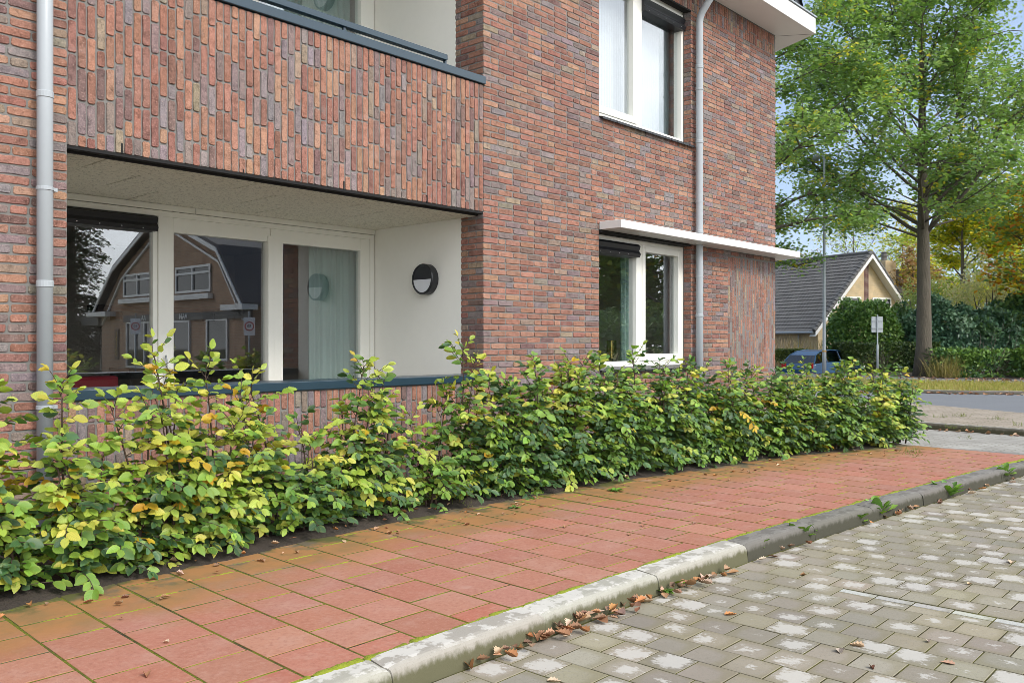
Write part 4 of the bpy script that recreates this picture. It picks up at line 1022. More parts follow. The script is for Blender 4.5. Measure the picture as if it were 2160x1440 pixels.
def tree(base, h, r, fork, label, pal, size, seed, n_limb=14, r_trunk=.3, leafn=9, name='oak_tree', cat='tree', group=None, rise=.55, flat_bottom=None, sub=7, tw=6, bark='bark', spread=.26, rmul=lambda f: math.sin(PI*(.16+.80*f))**.75, steep=False):
    rnd = random.Random(seed); base = Vector(base)
    t = thing(name, base, label, cat, group); tr = MB(); P, D, N, SZ, CO = [], [], [], [], []
    tp = []; k = 12
    for i in range(k+1):
        f = i/k; tp.append(base+Vector((.25*math.sin(f*4+seed)*f*h*.03, .25*math.cos(f*3+seed)*f*h*.03, -.1+h*.93*f)))
    tr.tube(tp, [r_trunk*(1.45 if i == 0 else 1.0)*(1-.93*(i/k)**1.05)+.015 for i in range(k+1)], 12)
    tr_b = [MB() for _ in range(1)][0]
    for i in range(n_limb):
        f = (i+rnd.uniform(0, .8))/n_limb; z = fork+(h*.90-fork)*f**(1.45 if steep else 1.1)
        ti = z/(h*.93)*k; j = min(k-1, int(ti)); p = tp[j].lerp(tp[j+1], ti-j)
        az = i*2.39996+rnd.uniform(-.4, .4); el = rise*(.55+1.1*f)+rnd.uniform(-.12, .15); thin = 1.0
        if steep: el = (rnd.uniform(.18, .42) if (i % 2 and f < .55) else rnd.uniform(.55, .95)) if f < .6 else rnd.uniform(.5, 1.1); thin = .5 if el < .4 else .9
        L = r*max(.25, rmul(f))*rnd.uniform(.85, 1.12)
        d = Vector((math.cos(az)*math.cos(el), math.sin(az)*math.cos(el), math.sin(el)))
        pts, d2 = branch_pts(p, d, L, 8, .085, .012, rnd); r0 = max(.025, r_trunk*.34*(1-.75*f))*thin
        tr_b.tube(pts, [r0*(1-.86*q/8) for q in range(9)], 7)
        for s_ in range(sub):
            fs = rnd.uniform(.22, 1.0); jj = min(7, int(fs*8)); q0 = pts[jj].lerp(pts[jj+1], fs*8-jj)
            dd = (pts[jj+1]-pts[jj]).normalized(); sd = dd.cross(Vector((0, 0, 1))).normalized()*rnd.choice((-1, 1))
            dn = (dd*.7+sd*rnd.uniform(.3, 1.0)+Vector((0, 0, rnd.uniform(-.35, .6)))).normalized()
            L2 = L*rnd.uniform(.22, .46)*(1.15-.5*fs); p2, d3 = branch_pts(q0, dn, L2, 5, .14, -.02, rnd)
            tr_b.tube(p2, [r0*.38*(1-.8*q/5) for q in range(6)], 5, cap=False)
            for w in range(tw):
                fw = rnd.uniform(.15, 1.0); jw = min(4, int(fw*5)); q1 = p2[jw].lerp(p2[jw+1], fw*5-jw)
                dw = Vector((rnd.gauss(0, 1), rnd.gauss(0, 1), rnd.gauss(-.05, .6))).normalized(); L3 = rnd.uniform(.25, .7)*r*.13+.12
                q2 = q1+dw*L3
                tr_b.tube([q1, q1.lerp(q2, .5)+Vector((0, 0, .03)), q2], [.012, .009, .004], 3, cap=False)
                leafy(rnd, P, D, N, SZ, CO, q1.lerp(q2, .75), spread, leafn, size, pal)
    tr.build('trunk', M[bark], t, smooth=True); tr_b.build('limbs', M[bark], t, smooth=True)
    leaf_mesh('crown', T_LEAF, P, D, N, SZ, CO, M['tleaf'], t, width=np.full(len(P), 1.15), curl=np.full(len(P), 1.2)); return t
OAK = [(.20,.335,.11), (.25,.39,.115), (.155,.27,.09), (.29,.415,.13), (.21,.325,.15), (.28,.38,.18), (.58,.52,.08)]
OAK = OAK[:6]*3+[OAK[6]]
d_ = 35.0
tree(at_d(1949, d_, -.02), 17.5, 7.4, 5.6, 'tall green oak tree with bare straight trunk on the grass verge', OAK, .19, 4, n_limb=46, r_trunk=.30, leafn=27, sub=8, tw=5, rise=.66, spread=.27, steep=True, rmul=lambda f: math.sin(PI*(.30+.62*f))**.7)
tree(at_d(1555, 33, -.02), 15.0, 5.8, 4.6, 'second green oak whose outer branches reach past the white eaves', OAK, .18, 9, n_limb=24, r_trunk=.30, leafn=30, sub=8, tw=5, rise=.30, spread=.27)
tree(at_d(2350, 44, 0), 15.5, 7.6, 6.0, 'green and yellow oak spreading in from the right picture edge', OAK+[(.22,.24,.03)]*3, .24, 13, n_limb=22, leafn=14, sub=8, tw=7, rise=.3, spread=.42)
YEL = [(.62,.56,.05), (.50,.52,.06), (.70,.58,.05), (.40,.46,.06), (.28,.38,.06)]
ORA = [(.75,.34,.03), (.68,.26,.03), (.76,.46,.05), (.60,.44,.05), (.55,.20,.03)]
PALE = [(.40,.48,.15), (.46,.52,.17), (.33,.42,.12), (.50,.50,.2)]
BRN = [(.36,.20,.12), (.44,.28,.15), (.32,.20,.10), (.38,.34,.16)]
tree(at_d(2030, 66, -.5), 12.5, 6.0, 2.0, 'broad yellow autumn tree behind the dark rhododendrons', YEL, .30, 21, n_limb=20, leafn=26, name='maple_tree', sub=7, tw=6, rise=.5, spread=.42)
tree(at_d(2235, 41, -.3), 9.6, 3.7, 3.6, 'orange autumn maple at the right picture edge', ORA+YEL[:2]+OAK[:3], .28, 23, n_limb=16, leafn=10, name='maple_tree', sub=6, tw=6, rise=.4, spread=.42)
tree(at_d(1800, 84, -.6), 14.5, 6.6, 3.0, 'pale green thin birch behind the roof ridge of the buff house', PALE, .26, 27, n_limb=16, r_trunk=.2, leafn=5, name='birch_tree', sub=6, tw=5, rise=.7, spread=.45)
tree(at_d(1905, 80, -.6), 12.5, 5.0, 2.0, 'yellow green tree between the chimneys and the oak trunk', PALE+YEL[1:], .30, 29, n_limb=14, r_trunk=.2, leafn=7, name='birch_tree', sub=6, tw=5, rise=.6, spread=.45)
tree(at_d(1690, 88, -.6), 11.2, 4.4, 2.0, 'thin brownish tree whose top shows above the left part of the tiled roof', BRN, .22, 31, n_limb=12, r_trunk=.16, leafn=4, name='cherry_tree', sub=6, tw=5, rise=.8, spread=.4)
tree(at_d(1925, 62, -.5), 9.0, 3.0, 2.0, 'small russet tree partly hidden by the oak trunk', BRN+[(.30,.20,.06)], .26, 33, n_limb=12, r_trunk=.14, leafn=7, name='cherry_tree', sub=5, tw=5, rise=.7, spread=.36)
tree(at_d(2120, 95, -.6), 15, 8, 2.0, 'tall mixed green and yellow tree far behind the yellow autumn tree', YEL[1:]+OAK[:6], .45, 35, n_limb=16, leafn=9, name='maple_tree', sub=6, tw=6, rise=.5, spread=.7)
# shrubs ---------------------------------------------------------------
def bush(px, d, w, dep, h, label, pal, size, n, seed, name='rhododendron', group=None, lump=.28, z0=.0, mt='sleaf', cat='shrub', up=.7, stems=6, boxy=0., rz=None, flat=.45):
    """mound of leaves on woody stems: leaves lie in the outer layers of a lumpy volume"""
    rg = np.random.default_rng(seed); rnd = random.Random(seed); base = at_d(px, d, z0)
    t = thing(name, base, label, cat, group)
    u = rg.normal(0, 1, (n, 3)); u[:, 2] = np.abs(u[:, 2])*1.0-.25; u /= np.linalg.norm(u, axis=1, keepdims=True)
    if boxy:
        e = 1-boxy*.75; u = np.sign(u)*np.abs(u)**e; u /= np.maximum(np.abs(u).max(1, keepdims=True), np.linalg.norm(u, axis=1, keepdims=True)*(1-boxy)+.0001)
    ns = np.array([mnoise.noise(Vector((a*2.3+seed, b*2.3, c*2.3)))+.5*mnoise.noise(Vector((a*6+seed, b*6, c*6))) for a, b, c in u])
    r = (1+lump*ns)*(1-.30*rg.random(n)**2.2)
    L = u*r[:, None]*np.array([w/2, dep/2, h*.80])+np.array([0, 0, h*.2]); L[:, 2] = np.maximum(L[:, 2], .03+rg.random(n)*.1)
    ang = (TH-PI/2 if rz is None else rz); ca, sa = math.cos(ang), math.sin(ang)
    Pw = np.stack([L[:, 0]*ca-L[:, 1]*sa, L[:, 0]*sa+L[:, 1]*ca, L[:, 2]], 1)+np.array(base)
    un = np.stack([u[:, 0]*ca-u[:, 1]*sa, u[:, 0]*sa+u[:, 1]*ca, u[:, 2]], 1)
    D = rg.normal(0, .8, (n, 3))+un*.5; N = un*.8+np.array([0, 0, up])+rg.normal(0, flat, (n, 3))
    pal = np.array(pal); ci = (np.floor((ns*1.7+rg.random(n)*1.0+.9)*len(pal)/2.6)).astype(int) % len(pal)
    leaf_mesh('foliage', T_LEAF, Pw, D, N, size*rg.uniform(.65, 1.25, n), pal[ci]*rg.uniform(.75, 1.25, (n, 1)), M[mt], t, width=np.full(n, .95))
    st = MB()
    for i in range(stems):
        a = rnd.uniform(0, 2*PI); p = Vector(base)+Vector((math.cos(a)*w*.06, math.sin(a)*w*.06, -.1))
        pts, _ = branch_pts(p, Vector((math.cos(a)*.7, math.sin(a)*.7, 1)), h*.85, 6, .1, 0, rnd); st.tube(pts, [.05*(1-.8*q/6)*max(.4, h/3) for q in range(7)], 6)
        for k in range(5):
            q = pts[rnd.randrange(1, 6)]; p2, _ = branch_pts(q, Vector((rnd.gauss(0, 1), rnd.gauss(0, 1), .7)), w*.28, 4, .15, 0, rnd); st.tube(p2, [.018, .014, .01, .008, .004], 4, cap=False)
    st.build('stem', M['bark'], t, smooth=True); return t
DG = [(.085,.175,.065), (.12,.225,.07), (.15,.27,.07), (.065,.14,.06), (.21,.32,.085)]
BG = [(.075,.16,.10), (.10,.21,.12), (.06,.13,.085), (.13,.25,.14), (.20,.31,.20)]
MG = [(.10,.21,.045), (.14,.26,.05), (.18,.30,.06), (.075,.16,.042)]
bush(1824, 43, 3.1, 3.2, 3.2, 'large round dark green shrub right of the buff house gable', DG[1:]+MG+MG[:3], .19, 15000, 3, lump=.16, boxy=.15)
bush(1893, 45, 3.0, 3.0, 3.0, 'dark shrub with spotted leaves behind the oak trunk', BG+DG+[(.12,.16,.06)], .20, 10000, 5)
bush(1988, 42, 3.8, 3.0, 3.3, 'bluish rhododendron just right of the oak trunk', BG, .22, 11000, 6)
bush(2075, 42, 3.6, 3.0, 3.0, 'dark rhododendron in the middle of the right border', BG+DG[:2], .22, 11000, 7)
bush(2165, 43, 4.0, 3.0, 3.9, 'tall dark rhododendron at the right picture edge', DG+BG[:2], .22, 12000, 8)
bush(2285, 44, 4.5, 3.0, 4.0, 'dark shrub outside the right picture edge, only its left flank visible', DG, .24, 8000, 81)
bush(2090, 46, 5.2, 3.0, 5.4, 'tall straw coloured shrub with thin whitish twigs behind the rhododendrons', [(.80,.72,.54), (.70,.64,.44), (.60,.60,.36), (.80,.68,.48)], .15, 14000, 9, name='dry_shrub', lump=.35, mt='tleaf', stems=16)
bush(1955, 50, 3.4, 3.0, 5.0, 'light green shrub between the oak trunk and the straw coloured shrub', [(.36,.42,.16), (.28,.36,.13), (.44,.46,.22)], .16, 8000, 10, name='dry_shrub', lump=.35, mt='tleaf', stems=10)
bush(2105, 34.5, 5.2, 1.8, 1.02, 'low yew like ground shrub edging the right border', MG+[(.04,.10,.03)], .16, 12000, 11, name='juniper_shrub', boxy=.7, lump=.16, stems=8)
bush(2290, 33, 4.5, 1.8, 1.05, 'second low ground shrub outside the right picture edge', MG, .18, 5000, 111, name='juniper_shrub', boxy=.7, lump=.16, stems=5)
bush(1868, 39.5, 4.2, 1.4, 1.30, 'low dark hedge behind the grey sign post', [(.045,.085,.018), (.06,.105,.02), (.035,.07,.018), (.10,.13,.03)], .11, 12000, 12, name='privet_hedge', boxy=.85, lump=.08, stems=8, cat='hedge')
bush(1580, 42, 5.4, 1.0, .98, 'clipped yellow green hedge in front of the buff house', [(.13,.17,.03), (.17,.21,.035), (.10,.14,.03), (.07,.11,.025)], .10, 15000, 14, name='privet_hedge', boxy=.95, lump=.05, stems=8, cat='hedge')
# feathery grasses
def tuft(px, d, n, h, spread, label, pal, z0=.02, seed=1):
    rg = np.random.default_rng(seed); b = at_d(px, d, z0); t = thing('ornamental_grass', b, label, 'grass tuft')
    P = np.array(b)+np.stack([rg.normal(0, spread*.3, n), rg.normal(0, spread*.3, n), np.zeros(n)], 1); D = rg.normal(0, .38, (n, 3)); D[:, 2] = 1
    pal = np.array(pal); leaf_mesh('blades', T_BLADE, P, D, rg.normal(0, 1, (n, 3)), h*rg.uniform(.5, 1.15, n), pal[rg.integers(0, len(pal), n)]*rg.uniform(.8, 1.2, (n, 1)), M['grass'], t, width=np.full(n, .35))
tuft(1990, 33.5, 380, .85, 1.0, 'dry yellowish grass tuft at the foot of the oak', [(.30,.25,.08), (.22,.20,.06), (.34,.27,.12)], seed=2)
tuft(1665, 47, 260, 2.1, 2.2, 'plumed grass in front of the buff house window', [(.42,.30,.20), (.36,.27,.15)], -.3, 3)
tuft(1700, 47, 260, 1.9, 2.0, 'straw coloured grass beside the buff house downpipe', [(.40,.33,.18), (.33,.28,.13)], -.3, 4)

# ================================================================= BUFF HOUSE
AL = Vector((SN, -CS, 0)); AD = Vector((CS, SN, 0))
hc = at_d(1717, 57.6, 0); gd = (AL*.883+AD*.469).normalized(); rd = (AL*-.469+AD*.883).normalized(); UZ = Vector((0, 0, 1))
ZG = -.7; ZE = 2.55; HW = 5.0; RISE = 4.95; LEN = 15.0
house = thing('buff_house', Vector((hc.x, hc.y, ZG)), 'buff brick house with steep dark tiled roof and white bargeboards beyond the junction', 'house')
def H(g, r, z): return hc+gd*g+rd*r+UZ*z
def roofz(g): return ZE+RISE*(1-abs(g-HW)/HW)
mb = MB()
def hwall(p): mb.prism([H(*q) for q in p], rd*-.0+rd*.25)
mb.prism([H(.35, 0, ZG), H(2*HW-.35, 0, ZG), H(2*HW-.35, 0, roofz(.35)-.2), H(HW, 0, roofz(HW)-.2), H(.35, 0, roofz(.35)-.2)], rd*.25)
mb.prism([H(.35, .25, ZG), H(.35, LEN, ZG), H(.35, LEN, ZE+.2), H(.35, .25, ZE+.2)], gd*.25)
mb.prism([H(2*HW-.6, .25, ZG), H(2*HW-.6, LEN, ZG), H(2*HW-.6, LEN, ZE+.2), H(2*HW-.6, .25, ZE+.2)], gd*.25)
mb.prism([H(.6, LEN-.25, ZG), H(2*HW-.6, LEN-.25, ZG), H(HW, LEN-.25, ZE+RISE-.5)], rd*.25)
mb.build('wall', M['buffbrick'], house)
mb = MB(); mb.prism([H(HW-.22, -.03, 3.6), H(HW+.22, -.03, 3.6), H(HW+.22, -.03, roofz(HW+.22)-.26), H(HW, -.03, roofz(HW)-.24), H(HW-.22, -.03, roofz(HW-.22)-.26)], rd*.04)
mb.build('brick_strip', M['purplebrick'], house)
def roof_side(s):
    """one pitch of overlapping pantiles: stepped courses, waved across"""
    mb = MB(); L = math.hypot(HW+.5, RISE*(HW+.5)/HW); rows = 22; cols = int((LEN+.9)/.30); spc = 4; nrm = (gd*(-s)*RISE+UZ*HW).normalized()
    for k in range(rows):
        f0, f1 = k/rows, (k+1)/rows; g0 = -.5+f0*(HW+.5); g1 = -.5+f1*(HW+.5); vs = []
        for e, (g, lift) in enumerate(((g0, -.015), (g0, .075), (g1, .03))):
            for c_ in range(cols*spc+1):
                rr = -.45+c_*.30/spc; ph = (c_ % spc)/spc; w = .035*math.cos(2*PI*ph)
                gg = g if s > 0 else 2*HW-g
                vs.append(H(gg, rr, roofz(min(max(gg, -9), 19)))+nrm*(lift+w)+UZ*random.uniform(-.006, .006))
        n = cols*spc+1
        mb.cc = (.1, .1, .1); fs = [(e*n+i, e*n+i+1, (e+1)*n+i+1, (e+1)*n+i) for e in range(2) for i in range(n-1)]
        mb.add(vs, fs if s > 0 else [f[::-1] for f in fs])
    return mb
M['rooftile'] = mat('grey_black_roof_tile', (.125, .12, .113), .65, .4, 1.4, .4, 20, spec=.35)
mbs = roof_side(1); m2_ = roof_side(-1); mbs.add(m2_.v, m2_.f)
mbs.tube([H(HW, -.45, ZE+RISE+.06), H(HW, LEN+.4, ZE+RISE+.06)], .13, 10)
for s in (1, -1):                                  # verge tiles along the gable edge
    for k in range(22):
        f0, f1 = k/22, (k+1)/22; a, b = -.5+f0*(HW+.5), -.5+f1*(HW+.5); g0, g1 = (a, b) if s > 0 else (2*HW-a, 2*HW-b)
        mbs.tube([H(g0, -.46, roofz(g0)+.10), H(g1, -.46, roofz(g1)+.04)], .14, 8)
roof = mbs.build('roof', M['rooftile'], house)
mb = MB()
for s in (1, -1):
    g0, g1 = (-.45, HW) if s > 0 else (2*HW+.45, HW); th = .34
    mb.prism([H(g0, -.56, roofz(g0)-th), H(g1, -.56, roofz(g1)-th), H(g1, -.56, roofz(g1)-.02), H(g0, -.56, roofz(g0)-.02)], rd*.05)
    mb.prism([H(g0, -.505, roofz(g0)-th), H(g1, -.505, roofz(g1)-th), H(g1, -.505, roofz(g1)-th+.03), H(g0, -.505, roofz(g0)-th+.03)], rd*.50)
mb.build('bargeboard', M['white'], house)
mb = MB(); mb.tube([H(-.52, -.4, ZE-.52), H(-.52, LEN, ZE-.52)], .09, 8); mb.build('gutter', M['galv'], house)
mb = MB(); mb.tube([H(.26, 1.6, ZG), H(.26, 1.6, ZE-.1), H(-.45, 1.6, ZE-.5)], .06, 8); mb.build('downpipe', M['galv'], house)
def hwin(o, u, v, w, h, bars, par=None):
    """window on a far wall: frame bars and one dark pane"""
    n = u.cross(v).normalized(); mb = MB()
    mb.obox(o, u, v, n, w, .10, .06); mb.obox(o+v*(h-.10), u, v, n, w, .10, .06)
    for b in bars: mb.obox(o+u*(b*(w-.10))+v*.10, u, v, n, .10, h-.2, .06)
    f = mb.build('window', M['frame'], par); mb = MB(); mb.obox(o+u*.02+v*.02-n*.02, u, v, n, w-.04, h-.04, .035); mb.build('pane', M['darkpane'], f); return f
def darkpane():
    m, nt, out = new_mat('dark_window_pane'); principled(nt, out, (.02, .024, .026), .04, 0, .8); return m
M['darkpane'] = darkpane()
p0 = H(.35, 6.3, .55)
hwin(H(.345, 7.9, .25), -rd, UZ, 3.4, 1.55, (0, .5, 1), house)
hwin(H(2.55, -.005, 3.35), gd, UZ, 1.9, 1.15, (0, .5, 1), house); hwin(H(5.6, -.005, 3.35), gd, UZ, 1.9, 1.15, (0, .5, 1), house)
mb = MB(); mb.prism([H(7.6, .5, 2), H(8.7, .5, 2), H(8.7, 1.6, 2), H(7.6, 1.6, 2)], UZ*5.2); ch = mb.build('chimney', M['buffbrick'], roof)
mb = MB(); mb.lathe([(.2, 0), (.2, .35), (.3, .36), (.3, .42), (.2, .43), (.2, .6), (.28, .62), (.05, .7)], H(8.15, 1.05, 7.2), UZ, 12)
mb.prism([H(9.0, .6, 2), H(9.6, .6, 2), H(9.6, 1.3, 2), H(9.0, 1.3, 2)], UZ*4.1); mb.lathe([(.16, 0), (.16, .3), (.26, .31), (.26, .36), (.16, .37), (.16, .5), (.24, .52)], H(9.3, .95, 6.1), UZ, 12)
mb.build('chimney', M['mortar'], roof)

# ================================================================= STREET FURNITURE AND CAR
pl = at_d(1738.5, 35.5, -.1)
t = thing('street_lamp', pl, 'tall thin grey lamp post rising in front of the oak crown', 'lamp post')
mb = MB(); mb.lathe([(.085, 0), (.085, 1.0), (.08, 1.05), (.066, 1.1), (.045, 8.9), (.04, 9.0)], pl, UZ, 14); mb.build('pole', M['galv'], t, smooth=True)
mb = MB(); mb.tube([pl+UZ*8.98, pl+UZ*9.15+AD*.25, pl+UZ*9.2+AD*.7], [.035, .03, .03], 8); mb.build('arm', M['galv'], t, smooth=True)
mb = MB(); mb.lathe([(.04, 0), (.12, .08), (.13, .35), (.06, .55)], pl+UZ*9.18+AD*.68, AD, 12); mb.build('lamp_head', M['galv'], t, smooth=True)
mb = MB(); mb.lathe([(.088, 0), (.088, .07)], pl+UZ*1.06, UZ, 14); mb.build('band', M['orange_band'] if 'orange_band' in M else mat('dull_orange_band', (.45, .25, .05), .6), t)
ps = at_d(1851, 33.0, .0)
t = thing('traffic_sign', ps, 'grey back of a rectangular traffic sign on a thin post before the dark shrubs', 'traffic sign')
mb = MB(); mb.lathe([(.038, -.1), (.038, 1.25), (.026, 1.27), (.026, 2.38), (.02, 2.4)], ps, UZ, 12); mb.build('post', M['galv'], t, smooth=True)
mb = MB(); o = ps+AL*-.215+UZ*1.72+AD*.03; mb.obox(o, AL, UZ, AD, .43, .60, .025); mb.build('panel', M['signback'], t, bevel=.008)
mb = MB(); mb.obox(ps+AL*-.2+UZ*1.86+AD*.005, AL, UZ, AD, .4, .035, .024); mb.obox(ps+AL*-.2+UZ*2.15+AD*.005, AL, UZ, AD, .4, .035, .024); mb.build('bracket', M['galv'], t)
# blue hatchback standing on the lower side street
def car(base, fwd, label):
    t = thing('parked_car', base, label, 'car'); B = Vector(base); f = fwd.normalized(); s = Vector((-f.y, f.x, 0))
    def P(x, y, z): return B+f*x+s*y+UZ*z
    low = [(-2.0,.35),(-2.05,.62),(-1.98,.86),(-1.2,.93),(0,.95),(.95,.93),(1.6,.82),(1.98,.66),(2.05,.45),(2.0,.25),(-1.95,.25)]
    cab = [(-1.93,.88),(-1.62,1.24),(-1.2,1.40),(-.4,1.47),(.25,1.43),(.62,1.30),(1.15,.92)]
    mb = MB(); k = len(low); vs = []
    for y, q in ((-.86, .94), (-.78, 1), (.78, 1), (.86, .94)): vs += [P(x*q, y, .28+(z-.28)*(.93 if abs(y) > .8 else 1)) for x, z in low]
    mb.add(vs, [tuple(range(k)), tuple(range(3*k, 4*k))[::-1]]+[(j*k+i, j*k+(i+1) % k, (j+1)*k+(i+1) % k, (j+1)*k+i) for j in range(3) for i in range(k)])
    k = len(cab); vs = []
    for y0, y1 in ((-.80, -.58), (.80, .58)):
        vs += [P(x, y0+(y1-y0)*min(1, (z-.88)/.55), z) for x, z in cab]
    roofi = [1, 2, 3, 4, 5]
    mb.add(vs, [(i, i+1, k+i+1, k+i) for i in range(1, 5)])                     # roof skin
    for side in (0, 1):                                                         # pillars
        o = side*k; sg = -1 if side == 0 else 1
        def E(i): return Vector(vs[o+i])
        for a, b in ((0, 1), (1, 2), (2, 3), (3, 4), (4, 5), (5, 6)): mb.tube([E(a), E(b)], .035, 5)
        for x in (-.95, .15): mb.tube([P(x, sg*.80, .92), P(x-.06, sg*.60, 1.42)], .035, 5)
    body = mb.build('body', M['carblue'], t, smooth=False, bevel=.02)
    mb = MB(); ins = .97
    for side in (0, 1):
        pts = [Vector(vs[side*k+i]) for i in range(k)]; mb.add(pts, [tuple(range(k))])
    mb.add([vs[5], vs[6], vs[k+6], vs[k+5]], [(0, 1, 2, 3)]); mb.add([vs[0], vs[1], vs[k+1], vs[k]], [(0, 1, 2, 3)])
    mb.build('window', M['carglass'], t)
    for x in (-1.28, 1.3):
        for y in (-.78, .78):
            mb = MB(); c = P(x, y-.1 if y > 0 else y-.08, .31); mb.lathe([(.2, 0), (.29, .01), (.31, .04), (.31, .15), (.29, .18), (.2, .19)], c, s, 24); w = mb.build('wheel', M['tyre'], t, smooth=False)
            mb = MB(); mb.lathe([(.19, -.005), (.2, 0), (.2, .195), (.05, .2)], c, s, 20); mb.build('rim', M['chrome'], w)
    for y in (-.7, .7):
        mb = MB(); mb.obox(P(-2.06, y-.1, .66), s, UZ, f, .2, .25, .08); mb.build('tail_light', M['lens'], t, bevel=.02)
        mb = MB(); mb.obox(P(1.86, y-.14, .60), s, UZ, f, .28, .14, .12); mb.build('headlight', M['lampglass'], t, bevel=.03)
        mb = MB(); mb.obox(P(.72, y*1.22-.09, .93), s, UZ, f, .18, .12, .08); mb.build('mirror', M['carblue'], t, bevel=.02)
    return t
car(at_d(1738, 39.5, -.45), (AL*.80+AD*.60), 'blue hatchback parked behind the hedge near the lamp post')

# ================================================================= ACROSS THE STREET (seen as reflections in the panes)
YM = YB+.055
def mirror_x(px, py, Xp):
    """point on the plane X = Xp whose mirror image in the recessed panes falls on photo point (px, py)"""
    r = ray(px, py); t = Xp/r[0]; yv = CAM[1]+r[1]*t; return Vector((Xp, 2*YM-yv, CAM[2]+r[2]*t))
XP = 18.2
shop = thing('shop_house', (XP, -27.8, ZS), 'brown brick gambrel roofed shop house across the street, seen mirrored in the recessed window', 'house')
ya, yb_ = -21.2, -34.6
outl = [(ya, ZS), (ya, 2.85), (-22.9, 5.05), (-27.9, 6.9), (-32.4, 4.75), (yb_, 2.85), (yb_, ZS)]
mb = MB(); mb.prism([(XP, y, z) for y, z in outl], (.3, 0, 0)); mb.box(XP+.3, XP+11, yb_, ya, ZS, 2.8); mb.build('wall', M['brownbrick'], shop)
mb = MB(); rf = [(ya+.45, 2.75), (-22.75, 5.15), (-27.9, 7.05), (-32.55, 4.85), (yb_-.25, 2.75)]
for (y0, z0), (y1, z1) in zip(rf, rf[1:]): mb.prism([(XP-.35, y0, z0), (XP-.35, y1, z1), (XP-.35, y1, z1+.16), (XP-.35, y0, z0+.16)], (11.5, 0, 0))
M['darkroof'] = mat('dark_roof_tile', (.05, .05, .055), .6, .3, 2, .5, 10, stretch=(1, 1, 6))
mb.build('roof', M['darkroof'], shop)
mb = MB()
for (y0, z0), (y1, z1) in zip(rf, rf[1:]):
    mb.prism([(XP-.42, y0, z0-.16), (XP-.42, y1, z1-.16), (XP-.42, y1, z1+.02), (XP-.42, y0, z0+.02)], (.06, 0, 0))
    m_ = .93; f = lambda y, z: (-27.9+(y+27.9)*.93, z-.55)
    (a0, b0), (a1, b1) = f(y0, z0), f(y1, z1); mb.prism([(XP-.1, a0, b0), (XP-.1, a1, b1), (XP-.1, a1, b1+.1), (XP-.1, a0, b0+.1)], (.09, 0, 0))
mb.box(XP-.5, XP+.2, ya-1.0, ya+.6, 2.62, 2.84); mb.box(XP-.5, XP+.2, yb_-.6, yb_+1.6, 2.62, 2.84)
mb.build('bargeboard', M['white'], shop)
def mwin(px0, py0, px1, py1, bars, top=.68, sill=True):
    a = mirror_x(px0, py1, XP-.02); b = mirror_x(px1, py0, XP-.02); y0, y1 = a.y, b.y; z0, z1 = min(a.z, b.z), max(a.z, b.z)
    u = Vector((0, 1 if y1 > y0 else -1, 0)); w = abs(y1-y0); h = z1-z0; n = Vector((-1, 0, 0)); mb = MB(); o = Vector((XP-.02, y0, z0))
    for dz in (0, h-.1, h*top): mb.obox(o+UZ*dz, u, UZ, n, w, .10, .07)
    for q in bars: mb.obox(o+u*(q*(w-.1))+UZ*.1, u, UZ, n, .10, h-.2, .068)
    if sill: mb.obox(o-u*.15-UZ*.3+n*.02, u, UZ, n, w+.3, .22, .2)
    fr = mb.build('window', M['white'], shop); mb = MB(); mb.obox(o+u*.02+UZ*.02, u, UZ, n, w-.04, h-.04, .012); mb.build('pane', M['darkpane'], fr)
mwin(372, 556, 446, 620, (0, .5, 1)); mwin(262, 572, 330, 628, (0, .45, 1))
mwin(437, 670, 482, 760, (0, 1), .99, False); mwin(330, 674, 402, 770, (0, .5, 1), .99, False); mwin(268, 676, 328, 775, (0, .33, .66, 1), .99, False)
sa = mirror_x(532, 654, XP-.06); sb_ = mirror_x(262, 668, XP-.06)
mb = MB(); mb.box(XP-.10, XP-.01, sb_.y, sa.y, 2.30, 2.62); board = mb.build('sign_board', M['blackbox'], shop)
def text(s_, loc, size, m, parent, rotz, name='lettering', vertical=False, ext=.01, rot=None):
    cu = bpy.data.curves.new(name, 'FONT'); cu.body = s_; cu.size = size; cu.extrude = ext; cu.align_x = 'CENTER'; cu.align_y = 'CENTER'
    if vertical: cu.space_line = .75
    ob = bpy.data.objects.new(name, cu); C.objects.link(ob); cu.materials.append(m); ob.rotation_euler = rot or (PI/2, 0, rotz)
    dg = bpy.context.evaluated_depsgraph_get(); me = bpy.data.meshes.new_from_object(ob.evaluated_get(dg)); bpy.data.objects.remove(ob)
    ob = bpy.data.objects.new(name, me); C.objects.link(ob); ob.rotation_euler = rot or (PI/2, 0, rotz)
    base = ORG[parent] if parent is not None else Vector((0, 0, 0)); ob.location = Vector(loc)-base
    if parent is not None: ob.parent = parent
    ORG[ob] = Vector(loc); return ob
v1 = mirror_x(392, 662, XP); v2 = mirror_x(308, 666, XP)
text('VAN', (XP-.115, v1.y, 2.46), .36, M['signwhite'], board, -PI/2); text('AA', (XP-.115, v2.y, 2.46), .36, M['signwhite'], board, -PI/2)
tt = mirror_x(248, 715, XP)
mb = MB(); mb.box(XP-.05, XP-.01, tt.y-.22, tt.y+.22, .55, 2.0); tb = mb.build('sign_board', M['wood'], shop)
M['gold'] = mat('gold_lettering', (.62, .40, .06), .4, .05, 5)
text('T\nA\nT\nT\nO\nO', (XP-.055, tt.y, 1.28), .27, M['gold'], tb, -PI/2, vertical=True)
fl = thing('flat_roofed_shop', (XP+.5, -40.5, ZS), 'low flat roofed shop beside the gambrel house, seen mirrored in the left pane', 'shop')
mb = MB(); mb.box(XP+1.2, XP+9, -48, -35.2, ZS, 2.2); mb.build('wall', M['brownbrick'], fl)
